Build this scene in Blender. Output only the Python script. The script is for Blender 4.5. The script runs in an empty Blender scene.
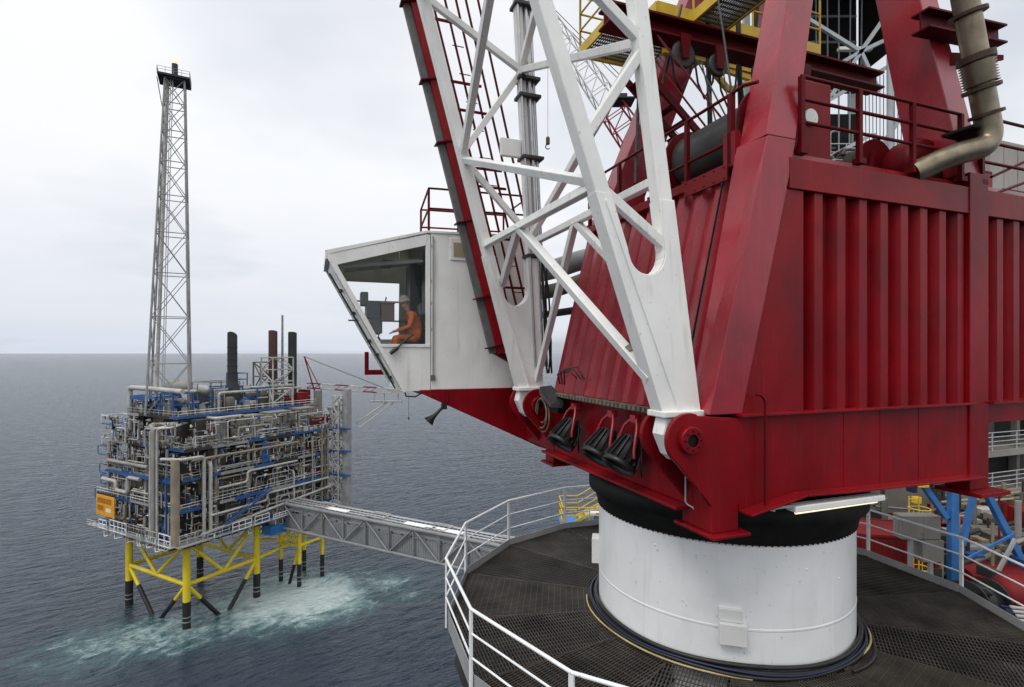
import bpy, math, random
from mathutils import Vector, Matrix
SC = bpy.context.scene
COL = SC.collection
random.seed(7)
rad = math.radians
PI = math.pi

# ------------------------------------------------------------ camera
cam_d = bpy.data.cameras.new("camera")
cam = bpy.data.objects.new("camera", cam_d)
COL.objects.link(cam)
cam_d.sensor_width = 36.0
cam_d.lens = 535.0 / 1024.0 * 36.0
cam_d.clip_start = 0.1
cam_d.clip_end = 90000.0
cam_d.shift_y = 9.5 / 1024.0
cam.location = (0, 0, 0)                 # eye level is z = 0, the sea lies 60 m below
cam.rotation_euler = (rad(90), 0, 0)
SC.camera = cam
SEA = -60.0

# ------------------------------------------------------------ world, sun, exposure
SUN_EL, SUN_AZ = rad(58), rad(218)       # azimuth clockwise from +Y: behind the viewer, to the left
w = bpy.data.worlds.new("World")
SC.world = w
w.use_nodes = True
nt = w.node_tree
nt.nodes.clear()
def wn(t, **k):
    n = nt.nodes.new(t)
    for a, b in k.items(): setattr(n, a, b)
    return n
out = wn('ShaderNodeOutputWorld'); bg = wn('ShaderNodeBackground')
sky = wn('ShaderNodeTexSky', sky_type='NISHITA'); sky.sun_disc = False
sky.sun_elevation = SUN_EL; sky.sun_rotation = SUN_AZ
tc = wn('ShaderNodeTexCoord')
sep = wn('ShaderNodeSeparateXYZ'); nt.links.new(tc.outputs['Generated'], sep.inputs[0])
# cloud layer: project the direction on a flat ceiling so the streaks flatten towards the horizon
mx = wn('ShaderNodeMath', operation='MAXIMUM'); nt.links.new(sep.outputs[2], mx.inputs[0]); mx.inputs[1].default_value = 0.0
ad = wn('ShaderNodeMath', operation='ADD'); nt.links.new(mx.outputs[0], ad.inputs[0]); ad.inputs[1].default_value = 0.16
dx = wn('ShaderNodeMath', operation='DIVIDE'); nt.links.new(sep.outputs[0], dx.inputs[0]); nt.links.new(ad.outputs[0], dx.inputs[1])
dy = wn('ShaderNodeMath', operation='DIVIDE'); nt.links.new(sep.outputs[1], dy.inputs[0]); nt.links.new(ad.outputs[0], dy.inputs[1])
cmb = wn('ShaderNodeCombineXYZ'); nt.links.new(dx.outputs[0], cmb.inputs[0]); nt.links.new(dy.outputs[0], cmb.inputs[1])
n1 = wn('ShaderNodeTexNoise'); n1.inputs['Scale'].default_value = 0.55; n1.inputs['Detail'].default_value = 7; n1.inputs['Roughness'].default_value = 0.55
n1.inputs['Distortion'].default_value = 0.4
nt.links.new(cmb.outputs[0], n1.inputs['Vector'])
r1 = wn('ShaderNodeValToRGB'); nt.links.new(n1.outputs['Fac'], r1.inputs[0])
e = r1.color_ramp.elements
e[0].position = 0.30; e[0].color = (9.8, 10.05, 10.5, 1)
e[1].position = 0.68; e[1].color = (10.9, 10.95, 11.1, 1)
# thinner cloud seen as a bluish tone
n2 = wn('ShaderNodeTexNoise'); n2.inputs['Scale'].default_value = 0.42; n2.inputs['Detail'].default_value = 5
mp2 = wn('ShaderNodeMapping'); mp2.inputs['Location'].default_value = (9.3, 14.0, 0.4)
nt.links.new(cmb.outputs[0], mp2.inputs[0]); nt.links.new(mp2.outputs[0], n2.inputs['Vector'])
r2 = wn('ShaderNodeValToRGB'); nt.links.new(n2.outputs['Fac'], r2.inputs[0])
r2.color_ramp.elements[0].position = 0.32; r2.color_ramp.elements[0].color = (0.55, 0.55, 0.55, 1)
r2.color_ramp.elements[1].position = 0.50; r2.color_ramp.elements[1].color = (1, 1, 1, 1)
mix = wn('ShaderNodeMix', data_type='RGBA'); nt.links.new(r2.outputs[0], mix.inputs[0])
nt.links.new(sky.outputs[0], mix.inputs[6]); nt.links.new(r1.outputs[0], mix.inputs[7])
# overcast: dimmer and bluer through the thick air at the horizon, brightest overhead
el_ = wn('ShaderNodeValToRGB'); nt.links.new(mx.outputs[0], el_.inputs[0])
ee = el_.color_ramp.elements
ee[0].position = 0.0; ee[0].color = (0.58, 0.615, 0.68, 1); ee[1].position = 1.0; ee[1].color = (1.0, 1.0, 1.0, 1)
for p_, c_ in ((0.05, (0.64, 0.66, 0.70, 1)), (0.14, (0.72, 0.73, 0.75, 1)), (0.30, (0.81, 0.815, 0.82, 1)), (0.55, (0.87, 0.87, 0.87, 1))):
    q_ = ee.new(p_); q_.color = c_
mul = wn('ShaderNodeMix', data_type='RGBA'); mul.blend_type = 'MULTIPLY'; mul.inputs[0].default_value = 1.0
nt.links.new(mix.outputs[2], mul.inputs[6]); nt.links.new(el_.outputs[0], mul.inputs[7])
nt.links.new(mul.outputs[2], bg.inputs[0])
bg.inputs[1].default_value = 0.115
nt.links.new(bg.outputs[0], out.inputs[0])

sun_d = bpy.data.lights.new("sun", 'SUN'); sun_d.energy = 1.4; sun_d.angle = rad(25); sun_d.color = (1.0, 0.97, 0.92)
sun = bpy.data.objects.new("sun", sun_d); COL.objects.link(sun)
sd = Vector((math.sin(SUN_AZ) * math.cos(SUN_EL), math.cos(SUN_AZ) * math.cos(SUN_EL), math.sin(SUN_EL)))
sun.rotation_euler = (-sd).to_track_quat('-Z', 'Y').to_euler()
sun.location = sd * 200
SC.view_settings.view_transform = 'Standard'; SC.view_settings.look = 'None'
SC.view_settings.exposure = 0.0; SC.view_settings.gamma = 1.0; SC.view_settings.use_curve_mapping = False
SC.cycles.use_denoising = True
SC.cycles.max_bounces = 6; SC.cycles.diffuse_bounces = 3; SC.cycles.glossy_bounces = 3; SC.cycles.transparent_max_bounces = 8

# ------------------------------------------------------------ materials
def newmat(name):
    m = bpy.data.materials.new(name); m.use_nodes = True
    n = m.node_tree.nodes; b = n['Principled BSDF']
    return m, m.node_tree, b
def paint(name, rgb, rough=0.45, var=0.18, scale=1.5, streak=0.0, streak_col=(0.12, 0.05, 0.02), metal=0.0, grime=0.0, bump=0.0, spec=0.5, chips=0.0, chalk=0.0):
    m, t, b = newmat(name); N, L = t.nodes.new, t.links.new
    co = N('ShaderNodeTexCoord')
    no = N('ShaderNodeTexNoise'); no.inputs['Scale'].default_value = scale; no.inputs['Detail'].default_value = 6
    L(co.outputs['Object'], no.inputs['Vector'])
    rp = N('ShaderNodeValToRGB'); L(no.outputs['Fac'], rp.inputs[0])
    rp.color_ramp.elements[0].position = 0.32; rp.color_ramp.elements[1].position = 0.68
    lo = tuple(c * (1 - var) for c in rgb) + (1,); hi = tuple(min(1, c * (1 + var)) for c in rgb) + (1,)
    rp.color_ramp.elements[0].color = lo; rp.color_ramp.elements[1].color = hi
    last = rp.outputs[0]
    def layer(fac, col, last):
        mi = N('ShaderNodeMix'); mi.data_type = 'RGBA'
        L(fac, mi.inputs[0]); L(last, mi.inputs[6]); mi.inputs[7].default_value = tuple(col) + (1,)
        return mi.outputs[2]
    def masked(scl, p0, p1, amt, det=5, seed=0):
        mp = N('ShaderNodeMapping'); mp.inputs['Scale'].default_value = scl; mp.inputs['Location'].default_value = (seed, seed * .7, seed * .3)
        L(co.outputs['Object'], mp.inputs[0])
        q = N('ShaderNodeTexNoise'); q.inputs['Scale'].default_value = 1.0; q.inputs['Detail'].default_value = det
        L(mp.outputs[0], q.inputs['Vector'])
        mr = N('ShaderNodeMapRange'); mr.inputs[1].default_value = p0; mr.inputs[2].default_value = p1; mr.inputs[4].default_value = amt
        L(q.outputs['Fac'], mr.inputs[0]); return mr.outputs[0]
    if grime:
        last = layer(masked((2.2, 2.2, 1.1), 0.48, 0.75, grime, 8, 4.0), tuple(c * 0.35 + 0.01 for c in rgb), last)
    if chalk:                             # sun-bleached, salt-rubbed patches and runs
        last = layer(masked((1.3, 1.3, 0.5), 0.50, 0.72, chalk, 7, 15.0), tuple(min(1, c * 1.5 + 0.010) for c in rgb), last)
        last = layer(masked((18, 18, 0.9), 0.60, 0.70, chalk, 5, 6.0), tuple(min(1, c * 1.6 + 0.020) for c in rgb), last)
    if streak:
        last = layer(masked((9, 9, 0.6), 0.58, 0.76, streak, 4, 9.0), streak_col, last)
    if chips:
        last = layer(masked((14, 14, 14), 0.68, 0.72, chips, 3, 2.0), streak_col, last)
    L(last, b.inputs['Base Color'])
    b.inputs['Metallic'].default_value = metal
    b.inputs['Specular IOR Level'].default_value = spec
    rr = N('ShaderNodeMapRange'); rr.inputs[3].default_value = max(0.05, rough - 0.1); rr.inputs[4].default_value = min(1, rough + 0.14)
    q2 = N('ShaderNodeTexNoise'); q2.inputs['Scale'].default_value = scale * 3; q2.inputs['Detail'].default_value = 5
    L(co.outputs['Object'], q2.inputs['Vector']); L(q2.outputs['Fac'], rr.inputs[0]); L(rr.outputs[0], b.inputs['Roughness'])
    if bump:
        bp = N('ShaderNodeBump'); bp.inputs['Strength'].default_value = bump; bp.inputs['Distance'].default_value = 0.02
        q3 = N('ShaderNodeTexNoise'); q3.inputs['Scale'].default_value = 2.2; q3.inputs['Detail'].default_value = 3
        L(co.outputs['Object'], q3.inputs['Vector']); L(q3.outputs['Fac'], bp.inputs['Height']); L(bp.outputs[0], b.inputs['Normal'])
    return m
M = {}
M['red'] = paint('red_paint', (0.205, 0.0032, 0.0075), 0.29, 0.24, 0.9, spec=0.18, chalk=0.26, grime=0.45, streak=0.30, streak_col=(0.12, 0.012, 0.015), bump=0.25, chips=0.25)
M['red_sky_sheen'] = paint('red_paint_sky_sheen', (0.29, 0.014, 0.026), 0.24, 0.2, 0.9, spec=0.55, chalk=0.34, grime=0.2, streak=0.3, streak_col=(0.12, 0.012, 0.015), bump=0.2)  # same red but glossier, its base lightened to carry the sky's reflection
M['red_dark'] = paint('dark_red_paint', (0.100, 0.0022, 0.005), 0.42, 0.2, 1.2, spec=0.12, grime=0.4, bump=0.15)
M['white'] = paint('white_paint', (0.83, 0.83, 0.80), 0.42, 0.06, 1.2, streak=0.30, streak_col=(0.30, 0.24, 0.17), grime=0.18, bump=0.15, chips=0.35)
M['ped_white'] = paint('pedestal_white_paint', (0.85, 0.86, 0.86), 0.40, 0.05, 0.7, streak=0.16, streak_col=(0.34, 0.31, 0.27), grime=0.14, bump=0.35, chips=0.4)
M['rail_white'] = paint('railing_white_paint', (0.82, 0.83, 0.83), 0.42, 0.06, 3, chips=0.5)
M['edge_grey'] = paint('edge_grey_paint', (0.12, 0.118, 0.115), 0.6, 0.2, 5, grime=0.3)
M['grey'] = paint('grey_paint', (0.36, 0.36, 0.36), 0.5, 0.12, 1.5, grime=0.2)
M['galv'] = paint('galvanised_steel', (0.46, 0.48, 0.50), 0.42, 0.12, 4, metal=0.5)
M['steel'] = paint('stainless_pipe', (0.27, 0.225, 0.16), 0.36, 0.22, 4, metal=0.85, grime=0.5, streak=.4, streak_col=(.10, .08, .06))
M['flange'] = paint('brown_flange', (0.07, 0.045, 0.03), 0.5, 0.3, 5, metal=0.4)
M['silver'] = paint('silver_conduit', (0.55, 0.56, 0.57), 0.3, 0.1, 5, metal=0.85)
M['black'] = paint('black_rubber', (0.012, 0.012, 0.013), 0.45, 0.3, 6)
M['black_steel'] = paint('black_greased_steel', (0.010, 0.010, 0.010), 0.6, 0.4, 3, spec=0.2)
M['lamp_black'] = paint('black_lamp_housing', (0.016, 0.016, 0.017), 0.38, 0.3, 5)
M['drum'] = paint('dark_grease_rope', (0.040, 0.041, 0.038), 0.42, 0.35, 3, grime=0.4)
M['yellow'] = paint('yellow_paint', (0.66, 0.44, 0.02), 0.45, 0.14, 1.5, grime=0.25, streak=0.2)
M['jacket'] = paint('jacket_yellow_paint', (0.76, 0.585, 0.02), 0.5, 0.14, 0.25, grime=0.15, streak=0.2)
M['jacket_black'] = paint('marine_growth_black', (0.012, 0.012, 0.011), 0.6, 0.3, 0.5)
M['blue'] = paint('blue_paint', (0.018, 0.082, 0.26), 0.48, 0.2, 1.0, grime=0.25)
M['blue_light'] = paint('light_blue_paint', (0.035, 0.16, 0.42), 0.45, 0.2, 1.0, grime=0.4)
M['blue_deck'] = paint('blue_deck_paint', (0.03, 0.19, 0.50), 0.5, 0.2, 0.6, grime=0.3)
M['tan'] = paint('tan_insulation', (0.27, 0.225, 0.16), 0.6, 0.2, 0.4, grime=0.25)
M['module'] = paint('module_grey_brown', (0.135, 0.122, 0.102), 0.6, 0.3, 0.18, grime=0.45, streak=0.3, streak_col=(0.05, 0.04, 0.03))
M['bridge'] = paint('bridge_grey_paint', (0.23, 0.24, 0.25), 0.5, 0.15, 0.4, grime=0.25)
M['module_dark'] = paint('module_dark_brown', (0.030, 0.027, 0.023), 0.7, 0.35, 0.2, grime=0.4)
M['module_pale'] = paint('module_pale_grey', (0.27, 0.255, 0.225), 0.6, 0.2, 0.3, grime=0.3)
M['lag'] = paint('pale_pipe_lagging', (0.43, 0.42, 0.385), 0.45, 0.2, 0.5, grime=0.35)
M['pipe_grey'] = paint('pipe_grey_paint', (0.29, 0.29, 0.285), 0.45, 0.2, 0.5, grime=0.3)
M['stack_dark'] = paint('sooty_stack', (0.022, 0.024, 0.026), 0.6, 0.3, 0.4)
M['stack_brown'] = paint('rusty_brown_stack', (0.075, 0.030, 0.022), 0.6, 0.3, 0.4)
M['deck_grey'] = paint('worn_deck_paint', (0.085, 0.083, 0.080), 0.7, 0.3, 0.4, grime=0.5)
M['box_red'] = paint('container_red', (0.17, 0.007, 0.008), 0.6, 0.3, 0.8, spec=0.25, grime=0.5)
M['beige'] = paint('beige_cladding', (0.36, 0.33, 0.30), 0.6, 0.1, 0.4, grime=0.2)
M['orange_sign'] = paint('orange_sign_paint', (0.72, 0.33, 0.02), 0.5, 0.15, 0.5)
M['sign_mark'] = paint('dark_orange_lettering', (0.36, 0.13, 0.01), 0.5, 0.1, 1)
M['grating'] = paint('grating_steel', (0.068, 0.060, 0.051), 0.42, 0.45, 1.3, metal=0.2, spec=0.3, grime=0.5)
M['under'] = paint('underside_black_steel', (0.018, 0.018, 0.018), 0.6, 0.4, 0.8)
M['tan_hose'] = paint('tan_hose', (0.42, 0.33, 0.15), 0.55, 0.2, 4)
M['blue_hose'] = paint('blue_hose', (0.008, 0.012, 0.045), 0.4, 0.2, 4)
M['tray'] = paint('cable_tray', (0.16, 0.145, 0.11), 0.6, 0.3, 6, grime=0.4)
M['orange'] = paint('orange_overall', (0.62, 0.14, 0.02), 0.8, 0.25, 9, grime=0.2)
M['skin'] = paint('skin', (0.50, 0.30, 0.22), 0.55, 0.08, 12)
M['helmet'] = paint('grey_hard_hat', (0.42, 0.36, 0.29), 0.5, 0.12, 8)
M['navy'] = paint('dark_work_trousers', (0.02, 0.022, 0.03), 0.8, 0.2, 8)
M['cab_in'] = paint('cab_lining', (0.36, 0.31, 0.19), 0.7, 0.15, 2, grime=0.2)
M['cab_grey'] = paint('cab_console_grey', (0.10, 0.12, 0.12), 0.5, 0.15, 3)
M['console'] = paint('control_box_brown_grey', (0.16, 0.12, 0.10), 0.5, 0.1, 3)
M['white_box'] = paint('white_box_paint', (0.72, 0.72, 0.70), 0.45, 0.05, 2, chips=0.4)
M['derrick_clad'] = paint('dark_cladding', (0.014, 0.012, 0.012), 0.7, 0.3, 0.3, spec=0.2)
M['derrick_steel'] = paint('pale_truss_paint', (0.40, 0.43, 0.45), 0.5, 0.12, 0.5, grime=0.2)
M['rope'] = paint('steel_wire_rope', (0.05, 0.05, 0.05), 0.5, 0.2, 8, metal=0.4)

def glass(name, tint, tr):
    m, t, b = newmat(name); N, L = t.nodes.new, t.links.new
    o = [n for n in t.nodes if n.type == 'OUTPUT_MATERIAL'][0]
    tb = N('ShaderNodeBsdfTransparent'); tb.inputs[0].default_value = tint + (1,)
    g = N('ShaderNodeBsdfGlossy'); g.inputs['Roughness'].default_value = 0.03
    fr = N('ShaderNodeFresnel'); fr.inputs[0].default_value = 1.45
    ml = N('ShaderNodeMath'); ml.operation = 'MULTIPLY'; ml.inputs[1].default_value = tr; L(fr.outputs[0], ml.inputs[0])
    mi = N('ShaderNodeMixShader'); L(ml.outputs[0], mi.inputs[0]); L(tb.outputs[0], mi.inputs[1]); L(g.outputs[0], mi.inputs[2])
    L(mi.outputs[0], o.inputs[0]); return m
M['glass'] = glass('cab_glass', (0.985, 0.99, 0.99), 0.5)
M['tint_glass'] = glass('tinted_roof_glass', (0.55, 0.66, 0.66), 1.0)

def emit(name, rgb, s):
    m, t, b = newmat(name); b.inputs['Base Color'].default_value = rgb + (1,)
    b.inputs['Emission Color'].default_value = rgb + (1,); b.inputs['Emission Strength'].default_value = s
    return m
M['tube_lit'] = emit('lit_fluorescent_tube', (1.0, 0.88, 0.58), 1.1)
M['flame'] = emit('flare_flame', (1.0, 0.62, 0.30), 0.95)

# ------------------------------------------------------------ mesh builder
class MB:
    def __init__(s): s.v = []; s.f = []; s.sm = []
    def add(s, vs, fs, smooth=False):
        o = len(s.v); s.v += [tuple(p) for p in vs]
        s.f += [tuple(i + o for i in f) for f in fs]; s.sm += [smooth] * len(fs); return s
    def box(s, lo, hi):
        (a, b, c), (d, e, f) = lo, hi
        return s.add([(a,b,c),(d,b,c),(d,e,c),(a,e,c),(a,b,f),(d,b,f),(d,e,f),(a,e,f)],
                     [(0,3,2,1),(4,5,6,7),(0,1,5,4),(1,2,6,5),(2,3,7,6),(3,0,4,7)])
    def beam(s, p, q, w_, h_, up=(0, 0, 1)):
        p, q = Vector(p), Vector(q); d = (q - p).normalized(); up = Vector(up)
        x = d.cross(up)
        if x.length < 1e-4: x = d.cross(Vector((1, 0, 0)))
        x.normalize(); y = x.cross(d).normalized()
        x *= w_ / 2; y *= h_ / 2
        vs = [p-x-y, p+x-y, p+x+y, p-x+y, q-x-y, q+x-y, q+x+y, q-x+y]
        return s.add(vs, [(0,1,2,3),(7,6,5,4),(0,4,5,1),(1,5,6,2),(2,6,7,3),(3,7,4,0)])
    def ibeam(s, p, q, w_, h_, t=0.04, up=(0, 0, 1)):
        p, q = Vector(p), Vector(q); d = (q - p).normalized(); x = d.cross(Vector(up)).normalized(); y = x.cross(d).normalized()
        o = y * (h_ / 2 - t / 2)
        s.beam(p + o, q + o, w_, t, up); s.beam(p - o, q - o, w_, t, up)
        return s.beam(p, q, t, h_ - 2 * t - 0.002, up)
    def tube(s, p, q, r, n=8, r2=None, caps=True):
        p, q = Vector(p), Vector(q); d = q - p
        if d.length < 1e-6: return s
        d.normalize()
        x = d.orthogonal().normalized(); y = d.cross(x)
        r2 = r if r2 is None else r2
        A = [p + (x * math.cos(2*PI*i/n) + y * math.sin(2*PI*i/n)) * r for i in range(n)]
        B = [q + (x * math.cos(2*PI*i/n) + y * math.sin(2*PI*i/n)) * r2 for i in range(n)]
        s.add(A + B, [(i, (i+1) % n, n + (i+1) % n, n + i) for i in range(n)], True)
        if caps: s.add(A, [tuple(reversed(range(n)))]); s.add(B, [tuple(range(n))])
        return s
    def path(s, pts, r, n=8, caps=True):
        P = [Vector(p) for p in pts]; rings = []; x = None
        for i, p in enumerate(P):
            d = ((P[i+1] - p).normalized() if i < len(P)-1 else Vector()) + ((p - P[i-1]).normalized() if i else Vector())
            if d.length < 1e-6: d = P[min(i+1, len(P)-1)] - P[max(i-1, 0)]
            d.normalize()
            x = d.orthogonal().normalized() if x is None else (x - d * x.dot(d)).normalized()
            y = d.cross(x)
            rr = r[i] if isinstance(r, (list, tuple)) else r
            rings.append([p + (x * math.cos(2*PI*k/n) + y * math.sin(2*PI*k/n)) * rr for k in range(n)])
        vs = [q for g in rings for q in g]; fs = []
        for i in range(len(P) - 1):
            for k in range(n): fs.append((i*n + k, i*n + (k+1) % n, (i+1)*n + (k+1) % n, (i+1)*n + k))
        s.add(vs, fs, True)
        if caps: s.add(rings[0], [tuple(reversed(range(n)))]); s.add(rings[-1], [tuple(range(n))])
        return s
    def bent(s, pts, r, bend, n=8, k=5):
        """a pipe with rounded elbows"""
        P = [Vector(p) for p in pts]; o = [P[0]]
        for i in range(1, len(P) - 1):
            a = (P[i-1] - P[i]); b = (P[i+1] - P[i]); bb = min(bend, a.length * .49, b.length * .49)
            a = P[i] + a.normalized() * bb; b = P[i] + b.normalized() * bb
            for j in range(k + 1):
                t = j / k; o.append(a * (1-t)**2 + P[i] * 2*t*(1-t) + b * t*t)
        o.append(P[-1]); return s.path(o, r, n)
    def prism(s, poly, ext):
        n = len(poly); A = [Vector(p) for p in poly]; e = Vector(ext); B = [p + e for p in A]
        nrm = Vector()
        for i in range(n): nrm += A[i].cross(A[(i+1) % n])
        fl = nrm.dot(e) > 0
        f0, f1 = tuple(range(n)), tuple(range(n, 2*n))
        fs = [tuple(reversed(f0)) if fl else f0, f1 if fl else tuple(reversed(f1))]
        for i in range(n):
            j = (i+1) % n; q = (i, j, n + j, n + i); fs.append(q if fl else tuple(reversed(q)))
        return s.add(A + B, fs)
    def lathe(s, prof, c=(0, 0, 0), axis=(0, 0, 1), n=48, smooth=True, a0=0, a1=2*PI):
        c = Vector(c); z = Vector(axis).normalized()
        x = z.orthogonal().normalized() if abs(z.z) < 0.99 else Vector((1, 0, 0)); y = z.cross(x)
        full = abs(a1 - a0 - 2*PI) < 1e-6; m = n if full else n + 1
        vs = []
        for r, h in prof:
            for i in range(m):
                a = a0 + (a1 - a0) * i / n
                vs.append(c + (x * math.cos(a) + y * math.sin(a)) * r + z * h)
        fs = []
        for j in range(len(prof) - 1):
            for i in range(n):
                k = (i+1) % m; fs.append((j*m + i, j*m + k, (j+1)*m + k, (j+1)*m + i))
        return s.add(vs, fs, smooth)
    def ball(s, c, r, n=12, sc=(1, 1, 1)):
        c = Vector(c); vs = []; fs = []; mm = n // 2
        for j in range(mm + 1):
            th = PI * j / mm
            for i in range(n):
                a = 2*PI*i/n
                vs.append(c + Vector((math.sin(th)*math.cos(a)*r*sc[0], math.sin(th)*math.sin(a)*r*sc[1], math.cos(th)*r*sc[2])))
        for j in range(mm):
            for i in range(n): fs.append((j*n+i, (j+1)*n+i, (j+1)*n+(i+1) % n, j*n+(i+1) % n))
        return s.add(vs, fs, True)
    def mesh(s, name, fn=None):
        me = bpy.data.meshes.new(name)
        me.from_pydata([fn(p) for p in s.v] if fn else s.v, [], s.f)
        me.polygons.foreach_set('use_smooth', s.sm)
        me.update(); return me

def link(name, data, parent=None):
    o = bpy.data.objects.new(name, data); COL.objects.link(o)
    if parent: o.parent = parent
    return o
def tag(o, label=None, cat=None, group=None, kind=None):
    if label: o['label'] = label
    if cat: o['category'] = cat
    if group: o['group'] = group
    if kind: o['kind'] = kind
    return o
def empty(name, loc, rz=0):
    o = link(name, None); o.location = loc; o.rotation_euler = (0, 0, rz); o.empty_display_size = 0.3; return o
class Thing:
    """a top-level Empty; parts are given in the thing's own frame (fn moves them to its origin)"""
    def __init__(s, name, loc, rz=0, fn=None, label=None, cat=None, group=None):
        s.o = empty(name, loc, rz); s.fn = fn; tag(s.o, label, cat, group)
    def part(s, name, mb, mat, parent=None, label=None, bevel=0, kind=None):
        o = link(name, mb.mesh(name, s.fn), parent or s.o)
        o.data.materials.append(M[mat])
        if label: o['label'] = label
        if kind: o['kind'] = kind
        if bevel:
            b = o.modifiers.new('bevel', 'BEVEL'); b.width = bevel; b.segments = 2; b.limit_method = 'ANGLE'; b.angle_limit = rad(40)
        return o
    def copy(s, src, name, loc=(0, 0, 0), rz=0, parent=None):
        o = src.copy(); COL.objects.link(o); o.parent = parent or s.o; o.location = loc; o.rotation_euler = (0, 0, rz); return o
def rel(loc):
    L_ = Vector(loc); return lambda p: Vector(p) - L_
def solo(name, mb, mat, label, cat, loc=None, group=None, kind=None):
    L_ = Vector(loc) if loc else Vector((0, 0, 0))
    o = link(name, mb.mesh(name, rel(L_))); o.location = L_; o.data.materials.append(M[mat])
    tag(o, label, cat, group, kind); return o
def rail_run(mb_rail, mb_post, pts, h=1.1, r=0.024, step=1.8, mids=(0.5,), n=6, pr=0.03):
    for a, b in zip(pts[:-1], pts[1:]):
        a, b = Vector(a), Vector(b)
        for f in (1.0,) + tuple(mids):
            z = Vector((0, 0, h * f)); mb_rail.tube(a + z, b + z, r, n)
        k = max(1, round((b - a).length / step))
        for i in range(k + 1):
            p = a.lerp(b, i / k); mb_post.tube(p, p + Vector((0, 0, h)), pr, n)

# ============================================================ THE SETTING: sea
def sea_material():
    m, t, b = newmat('sea_water'); N, L = t.nodes.new, t.links.new
    co = N('ShaderNodeTexCoord')
    def noise(scl, det, rough=0.55, rot=0.0, loc=(0, 0, 0), dist=0.0):
        mp = N('ShaderNodeMapping'); mp.vector_type = 'TEXTURE'; mp.inputs['Scale'].default_value = tuple(1 / q_ for q_ in scl); mp.inputs['Rotation'].default_value = (0, 0, rad(27) + rot); mp.inputs['Location'].default_value = (loc[0] * 37, loc[1] * 53, 0)
        L(co.outputs['Object'], mp.inputs[0])
        q = N('ShaderNodeTexNoise'); q.inputs['Scale'].default_value = 1; q.inputs['Detail'].default_value = det; q.inputs['Roughness'].default_value = rough; q.inputs['Distortion'].default_value = dist
        L(mp.outputs[0], q.inputs['Vector']); return q.outputs['Fac']
    def math_(op, a, b_=None, c=None):
        n = N('ShaderNodeMath'); n.operation = op
        for i, x in enumerate((a, b_, c)):
            if x is None: continue
            if isinstance(x, (int, float)): n.inputs[i].default_value = x
            else: L(x, n.inputs[i])
        return n.outputs[0]
    def rng(x, a, b_, c=0.0, d=1.0):
        n = N('ShaderNodeMapRange'); n.interpolation_type = 'SMOOTHSTEP'; L(x, n.inputs[0])
        for i, q in enumerate((a, b_, c, d)): n.inputs[i+1].default_value = q
        return n.outputs[0]
    swell = noise((0.035, 0.11, 1), 3, 0.5, rad(-12))
    wave = noise((0.16, 0.42, 1), 4, 0.6, rad(10), dist=0.3)
    chop = noise((0.55, 1.25, 1), 5, 0.6, rad(-6), (7, 3, 0), 0.5)
    h = math_('ADD', math_('MULTIPLY', swell, 2.2), math_('ADD', math_('MULTIPLY', wave, 2.6), math_('MULTIPLY', chop, 0.85)))
    def facets(scl, rot, loc, ax_, ay_):
        mp = N('ShaderNodeMapping'); mp.vector_type = 'TEXTURE'; mp.inputs['Scale'].default_value = tuple(1 / q_ for q_ in scl); mp.inputs['Rotation'].default_value = (0, 0, rad(27) + rot); mp.inputs['Location'].default_value = (loc[0] * 37, loc[1] * 53, 0)
        L(co.outputs['Object'], mp.inputs[0])
        q = N('ShaderNodeTexNoise'); q.inputs['Scale'].default_value = 1; q.inputs['Detail'].default_value = 4; q.inputs['Roughness'].default_value = 0.6
        L(mp.outputs[0], q.inputs['Vector'])
        se = N('ShaderNodeSeparateColor'); L(q.outputs['Color'], se.inputs[0])
        r_ = math_('MULTIPLY', math_('SUBTRACT', se.outputs[0], .5), ax_); g_ = math_('MULTIPLY', math_('SUBTRACT', se.outputs[1], .5), ay_)
        c_, s_ = math.cos(rad(27) + rot), math.sin(rad(27) + rot); cb = N('ShaderNodeCombineXYZ')
        L(math_('SUBTRACT', math_('MULTIPLY', r_, c_), math_('MULTIPLY', g_, s_)), cb.inputs[0]); L(math_('ADD', math_('MULTIPLY', r_, s_), math_('MULTIPLY', g_, c_)), cb.inputs[1])
        return cb.outputs[0]
    va = N('ShaderNodeVectorMath'); va.operation = 'ADD'; L(facets((0.30, 0.75, 1), rad(8), (3, 1, 0), 0.9, 2.1), va.inputs[0]); L(facets((1.1, 2.2, 1), rad(-10), (9, 4, 0), 0.5, 1.0), va.inputs[1])
    vb = N('ShaderNodeVectorMath'); vb.operation = 'ADD'; L(va.outputs[0], vb.inputs[0]); vb.inputs[1].default_value = (0, 0, 1)
    vn = N('ShaderNodeVectorMath'); vn.operation = 'NORMALIZE'; L(vb.outputs[0], vn.inputs[0])
    bp = N('ShaderNodeBump'); L(vn.outputs[0], bp.inputs['Normal']); bp.inputs['Strength'].default_value = 1.0; bp.inputs['Distance'].default_value = 1.0
    L(h, bp.inputs['Height']); L(bp.outputs[0], b.inputs['Normal'])
    # foam stirred up round the jacket legs, drifting away to the left and to the right
    sx = N('ShaderNodeSeparateXYZ'); L(co.outputs['Object'], sx.inputs[0])
    def blob(cx, cy, rx, ry, rot):
        c, s_ = math.cos(rot), math.sin(rot)
        X = math_('SUBTRACT', sx.outputs[0], cx); Y = math_('SUBTRACT', sx.outputs[1], cy)
        U_ = math_('DIVIDE', math_('ADD', math_('MULTIPLY', X, c), math_('MULTIPLY', Y, s_)), rx)
        V_ = math_('DIVIDE', math_('SUBTRACT', math_('MULTIPLY', Y, c), math_('MULTIPLY', X, s_)), ry)
        d = math_('SQRT', math_('ADD', math_('MULTIPLY', U_, U_), math_('MULTIPLY', V_, V_)))
        return rng(d, 1.0, 0.0)
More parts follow.
